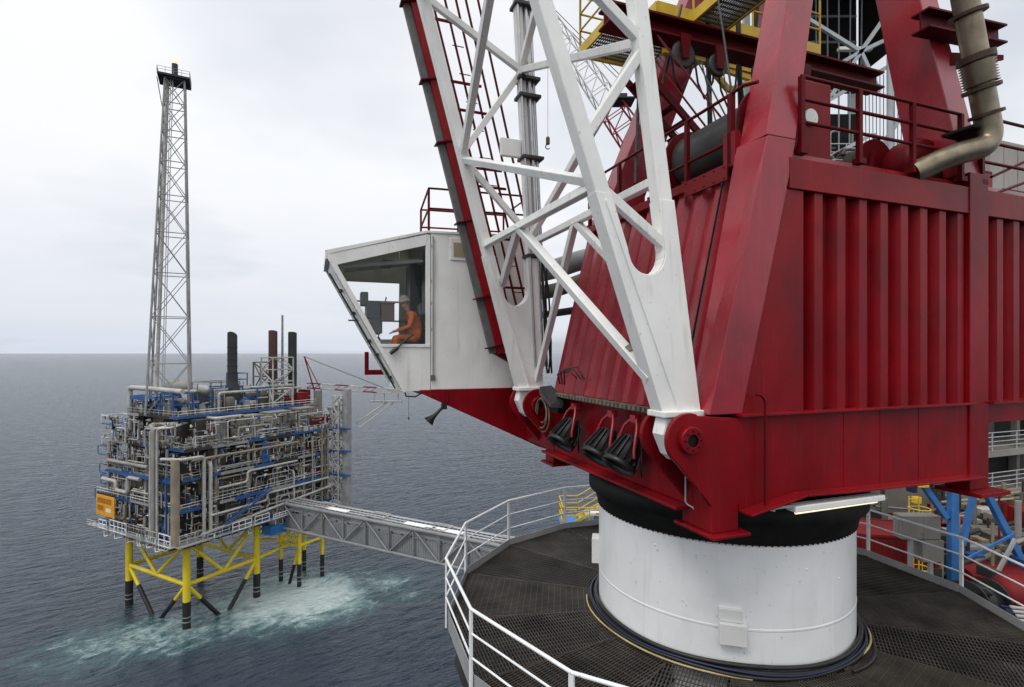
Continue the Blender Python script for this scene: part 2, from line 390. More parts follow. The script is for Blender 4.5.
    core = math_('MAXIMUM', blob(-54, 131, 32, 27, rad(10)), math_('MAXIMUM', math_('MULTIPLY', blob(-78, 113, 36, 22, rad(28)), 0.50), math_('MULTIPLY', blob(-36, 138, 36, 18, rad(-22)), 0.42)))
    f1 = noise((0.10, 0.15, 1), 7, 0.68, rad(20), (2, 5, 0), 1.4)
    f2 = noise((0.55, 0.8, 1), 5, 0.7, rad(20), (1, 8, 0), 0.8)
    pat = math_('ADD', math_('MULTIPLY', f1, 0.65), math_('MULTIPLY', f2, 0.35))
    fm = rng(math_('ADD', pat, math_('MULTIPLY', core, 0.42)), 0.62, 0.88)
    fm = math_('MULTIPLY', fm, rng(core, 0.02, 0.30))
    teal = math_('MULTIPLY', rng(math_('ADD', math_('MULTIPLY', f1, 0.7), math_('MULTIPLY', core, 0.5)), 0.32, 0.80), rng(core, 0.0, 0.35))
    caps = math_('MULTIPLY', rng(noise((0.5, 1.1, 1), 6, 0.7, rad(8), (31, 2, 0)), 0.745, 0.79), 0.5)
    c1 = N('ShaderNodeMix'); c1.data_type = 'RGBA'; L(teal, c1.inputs[0]); c1.inputs[6].default_value = (0.011, 0.026, 0.046, 1); c1.inputs[7].default_value = (0.060, 0.20, 0.205, 1)
    c2 = N('ShaderNodeMix'); c2.data_type = 'RGBA'; L(math_('MAXIMUM', math_('MULTIPLY', fm, 0.8), caps), c2.inputs[0]); L(c1.outputs[2], c2.inputs[6]); c2.inputs[7].default_value = (0.62, 0.70, 0.70, 1)
    L(c2.outputs[2], b.inputs['Base Color'])
    ro = N('ShaderNodeMix'); ro.data_type = 'FLOAT'; L(fm, ro.inputs[0]); ro.inputs[2].default_value = 0.16; ro.inputs[3].default_value = 0.8
    L(ro.outputs[0], b.inputs['Roughness'])
    b.inputs['IOR'].default_value = 1.333; b.inputs['Specular IOR Level'].default_value = 0.5
    return m
M['sea'] = sea_material()
g = MB(); E_ = 60000.0
g.add([(-E_, -E_, 0), (E_, -E_, 0), (E_, E_, 0), (-E_, E_, 0)], [(0, 1, 2, 3)])
sea = link('sea', g.mesh('sea')); sea.location = (0, 0, SEA); sea.data.materials.append(M['sea']); sea['kind'] = 'structure'

# ============================================================ crane pedestal
PX, PY = 4.0406, 10.5207
DK = -4.94                               # top of the grating
RT = -2.97                               # top of the white drum
PR = 2.3
MD = -10.5                               # main deck level
base = (PX, PY, MD)
ped = Thing('crane_pedestal', base, 0, lambda p: Vector(p) - Vector((0, 0, MD)),
            'huge white steel drum carrying the red crane, standing through the dark grating deck', 'pedestal')
b = MB().lathe([(0, RT), (PR - 0.03, RT)], n=128, smooth=False).lathe([(PR - 0.03, RT), (PR, RT - 0.03)], n=128).lathe([(PR, RT - 0.03), (PR, -4.25)], n=128)
b.lathe([(PR, -4.25), (PR + 0.006, -4.262), (PR + 0.006, -4.285), (PR, -4.30)], n=128, smooth=False).lathe([(PR, -4.30), (PR, MD)], n=128)
drum = ped.part('drum', b, 'ped_white')
b = MB().lathe([(PR + 0.004, RT + 0.002), (PR + 0.03, RT + 0.04), (PR + 0.10, RT + 0.28), (PR + 0.20, RT + 0.34), (PR + 0.20, RT + 0.62), (PR + 0.12, RT + 0.66), (PR - 0.1, RT + 0.67), (PR - 0.1, RT + 0.96), (0, RT + 0.96)], n=128)
ring = ped.part('slew_ring', b, 'black_steel')
b = MB()
for i in range(150):
    a = 2 * PI * i / 150; c, s_ = math.cos(a), math.sin(a); r0, r1 = PR + 0.0, PR + 0.03; d = 0.010
    p0 = Vector((c * r0, s_ * r0, RT + 0.012)); tn = Vector((-s_, c, 0)) * d; o_ = Vector((c, s_, 0)) * (r1 - r0); u_ = Vector((0, 0, 0.018))
    b.add([p0-tn-u_, p0+tn-u_, p0+tn+o_-u_, p0-tn+o_-u_, p0-tn+u_, p0+tn+u_, p0+tn+o_+u_, p0-tn+o_+u_], [(0,3,2,1),(4,5,6,7),(0,1,5,4),(1,2,6,5),(2,3,7,6),(3,0,4,7)])
ped.part('ring_bolts', b, 'black_steel', ring, kind='stuff')
def ped_box(az, z0, z1, w_, dep, name, mat):
    """box fixed on the drum; az is an angle about the drum axis"""
    c, s_ = math.cos(az), math.sin(az); n_ = Vector((c, s_, 0)); t_ = Vector((-s_, c, 0))
    bb = MB(); p = n_ * (PR - 0.05)
    bb.prism([p - t_*w_/2 + Vector((0,0,z0)), p + t_*w_/2 + Vector((0,0,z0)), p + t_*w_/2 + Vector((0,0,z1)), p - t_*w_/2 + Vector((0,0,z1))], n_ * (dep + 0.05))
    return ped.part(name, bb, mat, bevel=0.012)
AZC = math.atan2(-PY, -PX)                # direction of the viewer seen from the drum
jb = ped_box(AZC + rad(5.4), -4.49, -4.16, 0.40, 0.13, 'junction_box', 'white_box')
bb = MB(); c, s_ = math.cos(AZC + rad(4.6)), math.sin(AZC + rad(4.6)); n_ = Vector((c, s_, 0)); t_ = Vector((-s_, c, 0)); p = n_ * (PR - 0.05)
bb.prism([p - t_*.17 + Vector((0,0,-4.155)), p + t_*.17 + Vector((0,0,-4.155)), p + t_*.17 + Vector((0,0,-3.96)), p - t_*.17 + Vector((0,0,-3.96))], n_ * 0.11)
ped.part('junction_box', bb, 'white_box', bevel=0.01)
ped_box(AZC - rad(80), -4.25, -3.75, 0.34, 0.14, 'junction_box', 'white_box')
for az, z in ((AZC + rad(34), -3.35), (AZC + rad(52), -3.6), (AZC - rad(25), -3.2)):
    c, s_ = math.cos(az), math.sin(az); ped.part('lifting_lug', MB().ball((c * PR, s_ * PR, z), 0.018, 8), 'white')
# seam down the drum
b = MB(); az = AZC + rad(48); c, s_ = math.cos(az), math.sin(az)
b.beam((c * PR, s_ * PR, RT - 0.05), (c * PR, s_ * PR, DK), 0.012, 0.006, (c, s_, 0)); ped.part('weld_seam', b, 'ped_white', drum)

# ============================================================ grating deck (sixteen sectors)
RD, RI = 5.25, PR + 0.10
A0 = rad(141.1)
SEG = rad(22.5)
deck = Thing('grating_platform', (PX, PY, DK), 0, None, 'dark steel grating walkway of sixteen sectors laid round the white crane pedestal', 'platform')
def vert(r, a, z=0): return Vector((r * math.cos(a), r * math.sin(a), z))
def sector_mesh(kind):
    """sector centred on +X, top at z = 0"""
    h = SEG / 2; g_ = MB(); fr = MB()
    ro = RD * math.cos(h); ri = RI + 0.03; tn = math.tan(h)
    pitch = 0.054; th = 0.012
    lim = lambda x: x * tn - 0.012
    if kind == 0:                          # bearing bars run outwards
        y = -ro * tn
        while y < ro * tn:
            x0 = max(ri, (abs(y) + 0.012) / tn)
            if x0 < ro - 0.05: g_.beam((x0, y, -0.02), (ro - 0.01, y, -0.02), th, 0.04)
            y += pitch
        x = ri + 0.05
        while x < ro:
            g_.beam((x, -lim(x), -0.008), (x, lim(x), -0.008), 0.008, 0.012); x += 0.12
    else:                                  # bearing bars run across
        x = ri + 0.02
        while x < ro:
            g_.beam((x, -lim(x), -0.02), (x, lim(x), -0.02), th, 0.04); x += pitch
        y = -ro * tn
        while y < ro * tn:
            x0 = max(ri, (abs(y) + 0.012) / tn)
            if x0 < ro - 0.05: g_.beam((x0, y, -0.008), (ro - 0.01, y, -0.008), 0.008, 0.012)
            y += 0.12
    for sg in (-1, 1):
        fr.beam((ri, sg * (ri * tn - 0.008), -0.026), (ro, sg * (ro * tn - 0.008), -0.026), 0.010, 0.052)
    return g_.mesh('grating_bars'), fr.mesh('panel_frame')
gm = [sector_mesh(0), sector_mesh(1)]
for me, _ in gm: me.materials.append(M['grating'])
for _, me in gm: me.materials.append(M['grating'])
order = [1, 0, 1, 0, 0, 1, 0, 0, 1, 0, 1, 0, 0, 1, 0, 0]
for k in range(16):
    a = A0 + SEG * (k + 0.5); m_ = gm[order[k]]
    o = link('grating_panel', m_[1], deck.o); o.rotation_euler = (0, 0, a); o.location = (0, 0, random.uniform(-0.006, 0.004))
    q = link('grating_bars', m_[0], o); q['kind'] = 'stuff'
# kick plates and the skirt below, one flat piece per side
kp = MB(); kp.beam(Vector((RD * math.cos(SEG/2) + 0.008, -RD * math.sin(SEG/2) - 0.004, 0)), Vector((RD * math.cos(SEG/2) + 0.008, RD * math.sin(SEG/2) + 0.004, 0)), 0.012, 0.34)
kpm = kp.mesh('kick_plate'); kpm.materials.append(M['grey'])
for k in range(16):
    o = link('kick_plate', kpm, deck.o); o.rotation_euler = (0, 0, A0 + SEG * (k + 0.5)); o.location = (0, 0, -0.03)
sb = MB()
for k in range(16):
    a = A0 + SEG * k; sb.ibeam(vert(PR + 0.02, a, -0.21), vert(RD - 0.03, a, -0.21), 0.14, 0.30, 0.02)
deck.part('support_beams', sb, 'under', kind='stuff')
ub = MB(); ub.lathe([(PR + 0.01, -0.80), (RD - 0.1, -0.80), (RD - 0.1, -0.82), (PR + 0.01, -0.82)], n=16, smooth=False, a0=A0, a1=A0 + 2 * PI)
deck.part('dark_backing_plate', ub, 'under')  # black plate added under the grating so that its gaps look dark

# ============================================================ railing round the grating deck
rl = Thing('deck_railing', (PX, PY, DK), 0, None, 'white painted steel railing of three bars around the edge of the dark grating deck', 'railing')
RR = RD + 0.05
pm = MB(); pm.box((-0.016, -0.036, -0.16), (0.016, 0.036, 1.12)); pmm = pm.mesh('post'); pmm.materials.append(M['rail_white'])
for k in range(16):
    o = link('post', pmm, rl.o); o.location = vert(RR, A0 + SEG * k); o.rotation_euler = (0, 0, A0 + SEG * k)
half = RR * math.sin(SEG / 2)
for zz, r_ in ((1.12, 0.026), (0.76, 0.017), (0.40, 0.017)):
    me = MB().tube((RR * math.cos(SEG/2), -half, zz), (RR * math.cos(SEG/2), half, zz), r_, 10).mesh('rail'); me.materials.append(M['rail_white'])
    for k in range(16):
        o = link('rail', me, rl.o); o.rotation_euler = (0, 0, A0 + SEG * (k + 0.5))

# ============================================================ hoses coiled round the foot of the drum
def ring_hose(r, z, rt, a0, a1, wob, seed, tail=None):
    rnd = random.Random(seed); pts = []; n = 60
    ph = [rnd.uniform(0, 6.28) for _ in range(3)]
    for i in range(n + 1):
        a = a0 + (a1 - a0) * i / n
        q = r + wob * (math.sin(a * 3 + ph[0]) + 0.6 * math.sin(a * 7 + ph[1])) * 0.5
        pts.append(Vector((PX, PY, DK)) + vert(q, a, z + 0.012 * math.sin(a * 5 + ph[2])))
    if tail: pts += [Vector(t_) for t_ in tail]
    return MB().path(pts, rt, 10)
VA = AZC
for i, (r, z, rt, a0, a1, wob, mat, lab) in enumerate([
    (PR + 0.07, 0.05, 0.042, -2.2, 2.3, 0.01, 'black', 'thick black cable lying tight against the foot of the white drum'),
    (PR + 0.07, 0.135, 0.036, -2.0, 2.0, 0.01, 'black', 'black cable stacked on the thick one at the foot of the white drum'),
    (PR + 0.15, 0.04, 0.030, -1.9, 1.5, 0.03, 'black', 'outer black cable of the bundle round the foot of the white drum'),
    (PR + 0.14, 0.085, 0.020, -1.8, 1.7, 0.04, 'blue_hose', 'dark blue hose lying on the black cables around the drum foot'),
    (PR + 0.21, 0.022, 0.016, -1.35, 0.2, 0.05, 'tan_hose', 'thin tan hose on the left outside the black cable bundle'),
    (PR + 0.17, 0.03, 0.018, 0.62, 1.7, 0.06, 'tan_hose', 'thin tan hose looping out to the right of the drum foot'),
    (PR + 0.24, 0.03, 0.026, 0.85, 1.75, 0.10, 'black', 'loose black cable bulging out on the right of the drum foot')]):
    solo('hose' if 'hose' in lab else 'cable', ring_hose(r, z, rt, VA + a0, VA + a1, wob, 20 + i), mat, lab, 'hose' if 'hose' in lab else 'cable', (PX, PY, DK), 'cables and hoses round the drum foot')

# ============================================================ THE CRANE (turns as one on the drum)
# crane frame: x = u (towards the machinery house), y = v (away from the viewer), z = height above the eye
S_ = 1.054; CU, CV = 7.4517, 8.4549; CB = RT + 0.6
def cr(p): return Vector((S_ * p[0] + (S_ - 1) * CU, S_ * p[1] + (S_ - 1) * CV, S_ * p[2] - CB))
crane = Thing('pedestal_crane', (PX, PY, CB), rad(20.381), cr, 'big red and white offshore crane with white lattice boom and white operator cab', 'crane')
P = crane.part
VR = -2.9; VF = 2.05
# ---- base girders
b = MB()
b.prism([(-2.20, VR, -0.83), (2.55, VR, -0.83), (2.55, VR, -1.97), (-0.47, VR, -1.93), (-1.23, VR, -1.90), (-2.20, VR, -2.08)], (0, 0.05, 0))
b.prism([(-2.20, VR - .22, -2.10), (-1.23, VR - .22, -1.93), (-1.23, VR + .2, -1.93), (-2.20, VR + .2, -2.10)], (0, 0, 0.03))
b.prism([(-1.225, VR - .22, -1.93), (-0.47, VR - .22, -1.955), (-0.47, VR + .2, -1.955), (-1.225, VR + .2, -1.93)], (0, 0, 0.03))
b.prism([(-0.465, VR - .22, -1.955), (2.60, VR - .22, -1.995), (2.60, VR + .2, -1.995), (-0.465, VR + .2, -1.955)], (0, 0, 0.03))
gird = P('base_girder', b, 'red', bevel=0.008)
b = MB()
for u in (-0.30, 0.45, 1.30): b.box((u, VR - 0.006, -1.93), (u + 0.012, VR, -0.86))
P('weld_seam', b, 'red', gird)
b = MB(); b.box((-2.24, VR - 0.10, -0.835), (2.58, VR + .1, -0.80)); P('shelf_plate', b, 'red', gird, bevel=0.006)
b = MB()
b.prism([(-2.62, VR + .6, -0.83), (-2.62, VF, -0.83), (-2.62, VF, -2.08), (-2.62, VR + .6, -2.08)], (0.06, 0, 0))
b.box((-2.86, VR + .45, -2.13), (-2.2, VF + 0.05, -2.085))
P('front_girder', b, 'red', bevel=0.008)
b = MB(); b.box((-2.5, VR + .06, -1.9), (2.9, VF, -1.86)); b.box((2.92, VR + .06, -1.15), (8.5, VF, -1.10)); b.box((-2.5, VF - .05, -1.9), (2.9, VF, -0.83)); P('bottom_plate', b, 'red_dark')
# ---- corner feet
def foot(u0, u1, v0, v1, ztop, zb):
    bb = MB(); bb.box((u0, v0, zb), (u1, v1, ztop)); o = P('foot', bb, 'red', bevel=0.012)
    f_ = MB(); f_.box((u0 - .08, v0 - .12, zb - .05), (u1 + .10, v1 + .08, zb - .002)); P('foot_flange', f_, 'red', o, bevel=0.01)
foot(-2.64, -2.215, VR + .003, VR + .6, -0.86, -2.33)
foot(-2.64, -2.2, VF - .1, VF + .32, -0.86, -2.36)
# ---- corner column (leans back), house posts, top beam
b = MB()
A = [(-2.69, VR - .002, -0.80), (-2.15, VR - .002, -0.80), (-1.36, VR - .002, 2.30), (-1.21, VR - .002, 2.94), (-1.71, VR - .002, 2.94)]
Bk = [(-2.60, VR + .50, -0.80), (-2.15, VR + .50, -0.80), (-1.36, VR + .50, 2.30), (-1.21, VR + .50, 2.94), (-1.78, VR + .50, 2.94)]
b.add(A + Bk, [(0,1,2,3,4), (9,8,7,6,5), (0,5,6,1), (1,6,7,2), (2,7,8,3), (3,8,9,4), (4,9,5,0)])
col = P('corner_column', b, 'red_sky_sheen', bevel=0.012)
b = MB(); b.prism([(-2.13, VR + .02, -0.80), (-1.05, VR + .02, -0.80), (-1.05, VR + .02, 2.26), (-1.37, VR + .02, 2.26)], (0, 0.03, 0)); P('web_plate', b, 'red')
b = MB(); b.box((-1.33, VR - .012, 2.262), (2.50, VR + .25, 2.69)); P('top_beam', b, 'red', bevel=0.008)
b = MB(); b.box((2.985, VR - .012, 2.262), (9.0, VR + .25, 2.69)); P('top_beam', b, 'red', bevel=0.008)
b = MB(); b.box((2.50, VR - .028, -2.22), (2.98, VR + .35, 2.93)); post = P('house_post', b, 'red', bevel=0.010)
b = MB(); b.box((2.36, VR - .26, -2.29), (3.12, VR + .42, -2.222)); P('foot_flange', b, 'red', post, bevel=0.01)
b = MB(); b.box((3.0, VR, -1.15), (9.0, VR + .05, -0.83)); b.box((2.985, VR - .1, -0.835), (9.0, VR + .1, -0.80)); P('base_girder', b, 'red')
# roof of the house with its raised edge
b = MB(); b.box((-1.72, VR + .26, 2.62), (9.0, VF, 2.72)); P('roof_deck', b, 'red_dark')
b = MB(); b.prism([(-1.3, VR + .04, 2.692), (2.49, VR + .04, 2.692), (2.49, VR + .18, 2.84), (-1.3, VR + .18, 2.84)], (0, 0.05, 0)); P('roof_edge', b, 'red', bevel=0.006)
b = MB(); b.prism([(2.99, VR + .04, 2.692), (9.0, VR + .04, 2.692), (9.0, VR + .18, 2.84), (2.99, VR + .18, 2.84)], (0, 0.05, 0)); P('roof_edge', b, 'red', bevel=0.006)
# ---- corrugated cladding
def corrug(p0, du, up, dep, L_, H_, n, sl=0.26):
    """sheet with n trapezoid ribs along du; rib faces at p0 plane, valleys set back by dep"""
    p0, du, up, dep = Vector(p0), Vector(du), Vector(up), Vector(dep)
    w_ = L_ / n; prof = []; bb = MB()
    for i in range(n):
        x = i * w_; prof += [(x, 0), (x + w_ * (.52 - sl * .5), 0), (x + w_ * .52, 1), (x + w_ * (1 - sl * .5), 1)]
    prof.append((L_, 0))
    vs = [p0 + du * x + (dep * (0 if k == 1 else 1)) + (up * H_ if j else Vector()) for x, k in prof for j in (0, 1)]
    fs = [(2*i, 2*i+2, 2*i+3, 2*i+1) for i in range(len(prof) - 1)]
    return bb.add(vs, fs)
P('corrugated_panel', corrug((-1.06, VR + .03, -0.80), (1, 0, 0), (0, 0, 1), (0, 0.135, 0), 3.565, 3.07, 8), 'red')
P('corrugated_panel', corrug((3.08, VR + .03, -0.80), (1, 0, 0), (0, 0, 1), (0, 0.135, 0), 5.9, 3.07, 13), 'red')
SL = (-1.74 + 2.60) / 3.52                # the front leans back as it rises
upv = Vector((SL, 0, 1))
P('front_cladding', corrug((-2.60, VR + .50, -0.82), (0, 1, 0), upv, (0.10, 0, -0.02), VF - VR - .50, 3.50, 10), 'red_sky_sheen')
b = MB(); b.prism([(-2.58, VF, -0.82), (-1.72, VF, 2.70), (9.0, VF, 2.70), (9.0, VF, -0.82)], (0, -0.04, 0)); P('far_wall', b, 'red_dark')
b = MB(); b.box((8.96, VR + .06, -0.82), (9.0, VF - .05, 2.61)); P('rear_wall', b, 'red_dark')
# bracket plate on top of the front and the front eaves
b = MB(); b.prism([(-1.86, -2.30, 2.50), (-1.86, -1.35, 2.50), (-1.86, -1.35, 2.74), (-1.86, -2.30, 2.74)], (0.03, 0, 0)); pl = P('bracket_plate', b, 'red', bevel=0.004)
b = MB()
for i in range(5):
    for z in (2.54, 2.70): b.ball((-1.865, -2.24 + i * .21, z), 0.014, 6)
P('bolts', b, 'red_dark', pl, kind='stuff')
b = MB(); b.box((-1.84, -1.33, 2.60), (-1.70, VF, 2.74)); P('eaves', b, 'red', bevel=0.005)
b = MB(); b.beam((-2.62, -2.2, -0.79), (-1.84, -2.2, 2.5), 0.012, 0.03, (1, 0, 0)); P('cable', b, 'black')
# ---- boom hinge brackets
def lug(v0, side):
    bb = MB(); c = (-2.99, -1.10); r = 0.34; poly = [(-2.19, -0.86), (-2.99 + r * .35, -0.80)]
    for i in range(15):
        a = rad(70 + i * 165 / 14); poly.append((c[0] + r * math.cos(a), c[1] + r * math.sin(a)))
    poly += [(-2.62, -2.0), (-2.19, -2.0)]
    bb.prism([(u, v0, z) for u, z in poly], (0, 0.07, 0)); o = P('hinge_bracket', bb, 'red', bevel=0.012)
    f_ = MB(); f_.lathe([(0.08, 0.0), (0.165, 0.0), (0.175, 0.012), (0.175, 0.10), (0.08, 0.10)], (c[0], v0 - .07, c[1]), (0, 1, 0), 40, False); P('pin_boss', f_, 'red', o, bevel=0.006)
    h = MB(); h.lathe([(0, 0.035), (0.085, 0.035)], (c[0], v0 - .07, c[1]), (0, 1, 0), 24, False)
    for i in range(8):
        a = i * PI / 4; h.tube((c[0] + .12 * math.cos(a), v0 - .090, c[1] + .12 * math.sin(a)), (c[0] + .12 * math.cos(a), v0 - .06, c[1] + .12 * math.sin(a)), 0.013, 6)
    P('pin', h, 'black_steel', o)
lug(VR + .004, 0); lug(VR + .55, 1); lug(1.95, 0); lug(2.75, 1)

# ---- boom
TP = 0.08
def chord(n, z):
    a, c = ((-0.300, -3.359) if n[1] == 'F' else (-0.087, -2.842))
    v = 2.6 - TP * (z + 1.1)
    return Vector((a * z + c, -v if n[0] == 'N' else v, z))
ZT = 13.0
boom = None
def bpart(name, mb, mat='white', bevel=0.0): return P(name, mb, mat, boom, bevel=bevel)
b = MB()
for n_, zb in (('NF', 0.2),): b.beam(chord(n_, zb), chord(n_, ZT), 0.215, 0.22, (0, 1, 0))
boom = P('boom', b, 'white', bevel=0.02)
for n_, zb, ww in (('NR', 0.2, .215), ('FF', 0.2, .215), ('FR', 0.2, .16)):
    b = MB(); b.beam(chord(n_, zb), chord(n_, ZT), ww, ww, (0, 1, 0)); bpart('chord', b, bevel=0.02)
# boom feet: tapering plated boxes with a round-ended slot between the two chords
def boom_foot(side):
    F = lambda z: chord(side + 'F', z); R = lambda z: chord(side + 'R', z)
    hw = 0.11; zt = 2.05; zs = 1.13; zb = -0.78
    nrm = Vector((0, 1, 0)); bb = MB()
    fl = lambda z: F(z) + Vector((-hw, 0, 0)); fr = lambda z: F(z) + Vector((hw, 0, 0))
    rl_ = lambda z: R(z) + Vector((-hw, 0, 0)); rr = lambda z: R(z) + Vector((hw, 0, 0))
    # slot: half circle between the chords
    a, c_ = fr(zs + .22), rl_(zs + .22); mid = (a + c_) / 2; rx = (c_ - a).length / 2
    arc = [mid + Vector((-rx * math.cos(PI * i / 12), 0, -rx * 1.15 * math.sin(PI * i / 12))) for i in range(13)]
    poly = [fl(zt), fr(zt)] + arc + [rl_(zt), rr(zt), rr(zb), fl(zb)]
    for q in poly: q.y = F(q.z).y
    t = 0.03
    for off in (-0.118, 0.118 - t): bb.prism([p + nrm * off for p in poly], nrm * t)
    # edge plates
    for p0, p1 in ((fl(zt), fl(zb)), (rr(zt), rr(zb))):
        bb.beam(p0, p1, 0.240, 0.03, (1, 0, 0))
    for i in range(12): bb.beam(arc[i], arc[i+1], 0.17, 0.02, (arc[i] - mid))
    o = bpart('boom_foot', bb, bevel=0.006)
    # collar, then the curved toe down to the pin
    c2 = MB(); m0, m1 = fl(zb), rr(zb)
    c2.box((m0.x - .04, m0.y - .19, zb - .05), (m1.x + .04, m0.y + .19, zb + .03)); bpart('foot_collar', c2, bevel=0.015)
    w0 = m0.x + .03; w1 = m1.x - .03; toe = MB()
    poly = [(w0, zb - .05), (w1, zb - .05), (w1 + .06, -1.1), (-2.9, -1.36), (-3.02, -1.42), (-3.14, -1.32), (-3.26, -1.05)]
    toe.prism([(x, F(-1).y - .125, z) for x, z in poly], (0, 0.25, 0)); bpart('boom_toe', toe, bevel=0.03)
    # stiffener on the outside
    s2 = MB(); k0 = (fl(zt - .1) + fr(zt - .1)) / 2; k1 = (fl(zb) * .55 + rr(zb) * .45); k0.y = F(zt).y - .130; k1.y = F(zb).y - .130
    s2.beam(k0, k1, 0.04, 0.03, (0, 1, 0)); bpart('stiffener', s2)
boom_foot('N'); boom_foot('F')
def brace(p, q, w_=0.125, mat='white'):
    bpart('brace', MB().beam(p, q, w_, w_, (0, 1, 0.1)), mat, 0.012)
for a, za, c_, zc in [('NF', 2.18, 'NR', 1.42), ('NR', 4.17, 'NF', 2.75), ('NR', 4.28, 'NF', 5.74), ('NR', 4.24, 'FR', 2.45), ('FF', 3.97, 'NF', 2.21),
                      ('FF', 4.06, 'NF', 5.9), ('FF', 4.10, 'FR', 5.91), ('FF', 6.99, 'FR', 5.95), ('FF', 3.97, 'FR', 2.56), ('FR', 5.95, 'NR', 4.28), ('FR', 5.95, 'NR', 8.67),
                      ('NF', 5.8, 'NR', 7.6), ('NR', 7.6, 'NF', 9.4), ('FF', 7.1, 'FR', 9.0), ('FF', 10.4, 'FR', 9.0), ('FF', 7.0, 'NF', 7.0), ('NR', 8.67, 'FR', 11.0), ('NF', 9.4, 'FF', 11.0),
                      ('FF', 2.28, 'NF', 2.18), ('FR', 2.36, 'NR', 2.36)]:
    brace(chord(a, za), chord(c_, zc))
mF = (chord('FF', 2.25) + chord('NF', 2.2)) / 2; mR = (chord('FR', 2.36) + chord('NR', 2.36)) / 2
mF = chord('FF', 2.28).lerp(chord('NF', 2.18), 0.41); mR = chord('FR', 2.36).lerp(chord('NR', 2.36), 0.47)
brace(mF, chord('FF', 1.45) + Vector((0.14, 0, 0))); brace(mF, chord('NF', -0.35) + Vector((-.06, 0, 0)), 0.14)
brace(mR, chord('FR', -0.7), 0.12); brace(mR, chord('NR', 0.3), 0.12)
p = mF.lerp(chord('NF', -0.35), 0.86); d = (chord('NF', -0.35) - mF).normalized()
bpart('brace_clamp', MB().tube(p - d * .05, p + d * .05, 0.115, 12), 'tray')
# conduits strapped on the far rear chord
for i, (dx_, dy_, r_) in enumerate(((0.16, -.06, .045), (0.27, -.02, .035), (0.16, .10, .035), (-.05, -.13, .03))):
    bpart('conduit', MB().tube(chord('FR', -0.3) + Vector((dx_, dy_, 0)), chord('FR', ZT) + Vector((dx_, dy_, 0)), r_, 10), 'silver')
for z in (2.1, 4.15, 5.4, 5.75, 7.2):
    c_ = chord('FR', z); bpart('conduit_clamp', MB().box((c_.x - .12, c_.y - .20, z - .03), (c_.x + .36, c_.y + .16, z + .03)), 'rope')
c_ = chord('FR', 4.3); bpart('cable_box', MB().box((c_.x - .55, c_.y - .05, 4.15), (c_.x - .10, c_.y + .05, 4.52)), 'white', 0.01)
for i in range(3):
    rnd = random.Random(i); pts = [chord('FR', 2.0 - .35 * k) + Vector((.2 + .06 * i + rnd.uniform(-.04, .04), -.16 + rnd.uniform(-.04, .04), 0)) for k in range(8)]
    bpart('boom_cable', MB().path(pts, 0.022, 6), 'black')
# ladder way and red edge beam along the far side of the boom
def lad(z, off): return Vector((-0.262 * z - 3.45 + off, 3.08, z))
pts = [lad(0.0, 0), lad(ZT, 0)]
eb = MB(); o_ = Vector((.04, 0, 0)); eb.beam(pts[0] + o_, pts[1] + o_, 0.20, 0.26, (1, 0, 0.26)); edge = bpart('edge_beam', eb, 'red', .008)
eb = MB(); o_ = Vector((-.165, .02, 0)); eb.beam(pts[0] + o_, pts[1] + o_, 0.12, 0.165, (1, 0, 0.26)); bpart('edge_rail', eb, 'edge_grey', .008)
eb = MB(); eb.prism([lad(0.0, -.18), lad(0.0, .18), (-2.85, 3.08, -0.42)], (0, 0.14, 0)); bpart('edge_beam_toe', eb, 'red_dark')
for z in (0.15, 1.25, 2.9, 4.6, 5.9, 7.5, 9.2):
    c_ = lad(z, 0); bpart('stiffener', MB().beam(c_ + Vector((-.30, -.02, -.05)), c_ + Vector((.19, -.02, .08)), 0.26, 0.03, (0, 0, 1)), 'red_dark')
for k, (o0, o1) in enumerate(((0.42, .42), (0.62, .80), (0.86, 1.08), (1.10, 1.32), (1.34, 1.66))):
    bpart('ladder_bar', MB().tube(lad(0.5 + .12 * k, o0 + .05), lad(ZT, o1), 0.027, 6), 'red_dark')
for z in (1.5, 2.6, 3.75, 4.15, 5.4, 6.0, 7.3, 8.6):
    bpart('ladder_rung', MB().beam(lad(z, .40), lad(z, 1.12), 0.04, 0.05), 'red_dark')
for k in range(17):
    z = 0.8 + k * .6; bpart('ladder_step', MB().tube(lad(z, .66), lad(z, .92), 0.012, 5), 'red_dark')

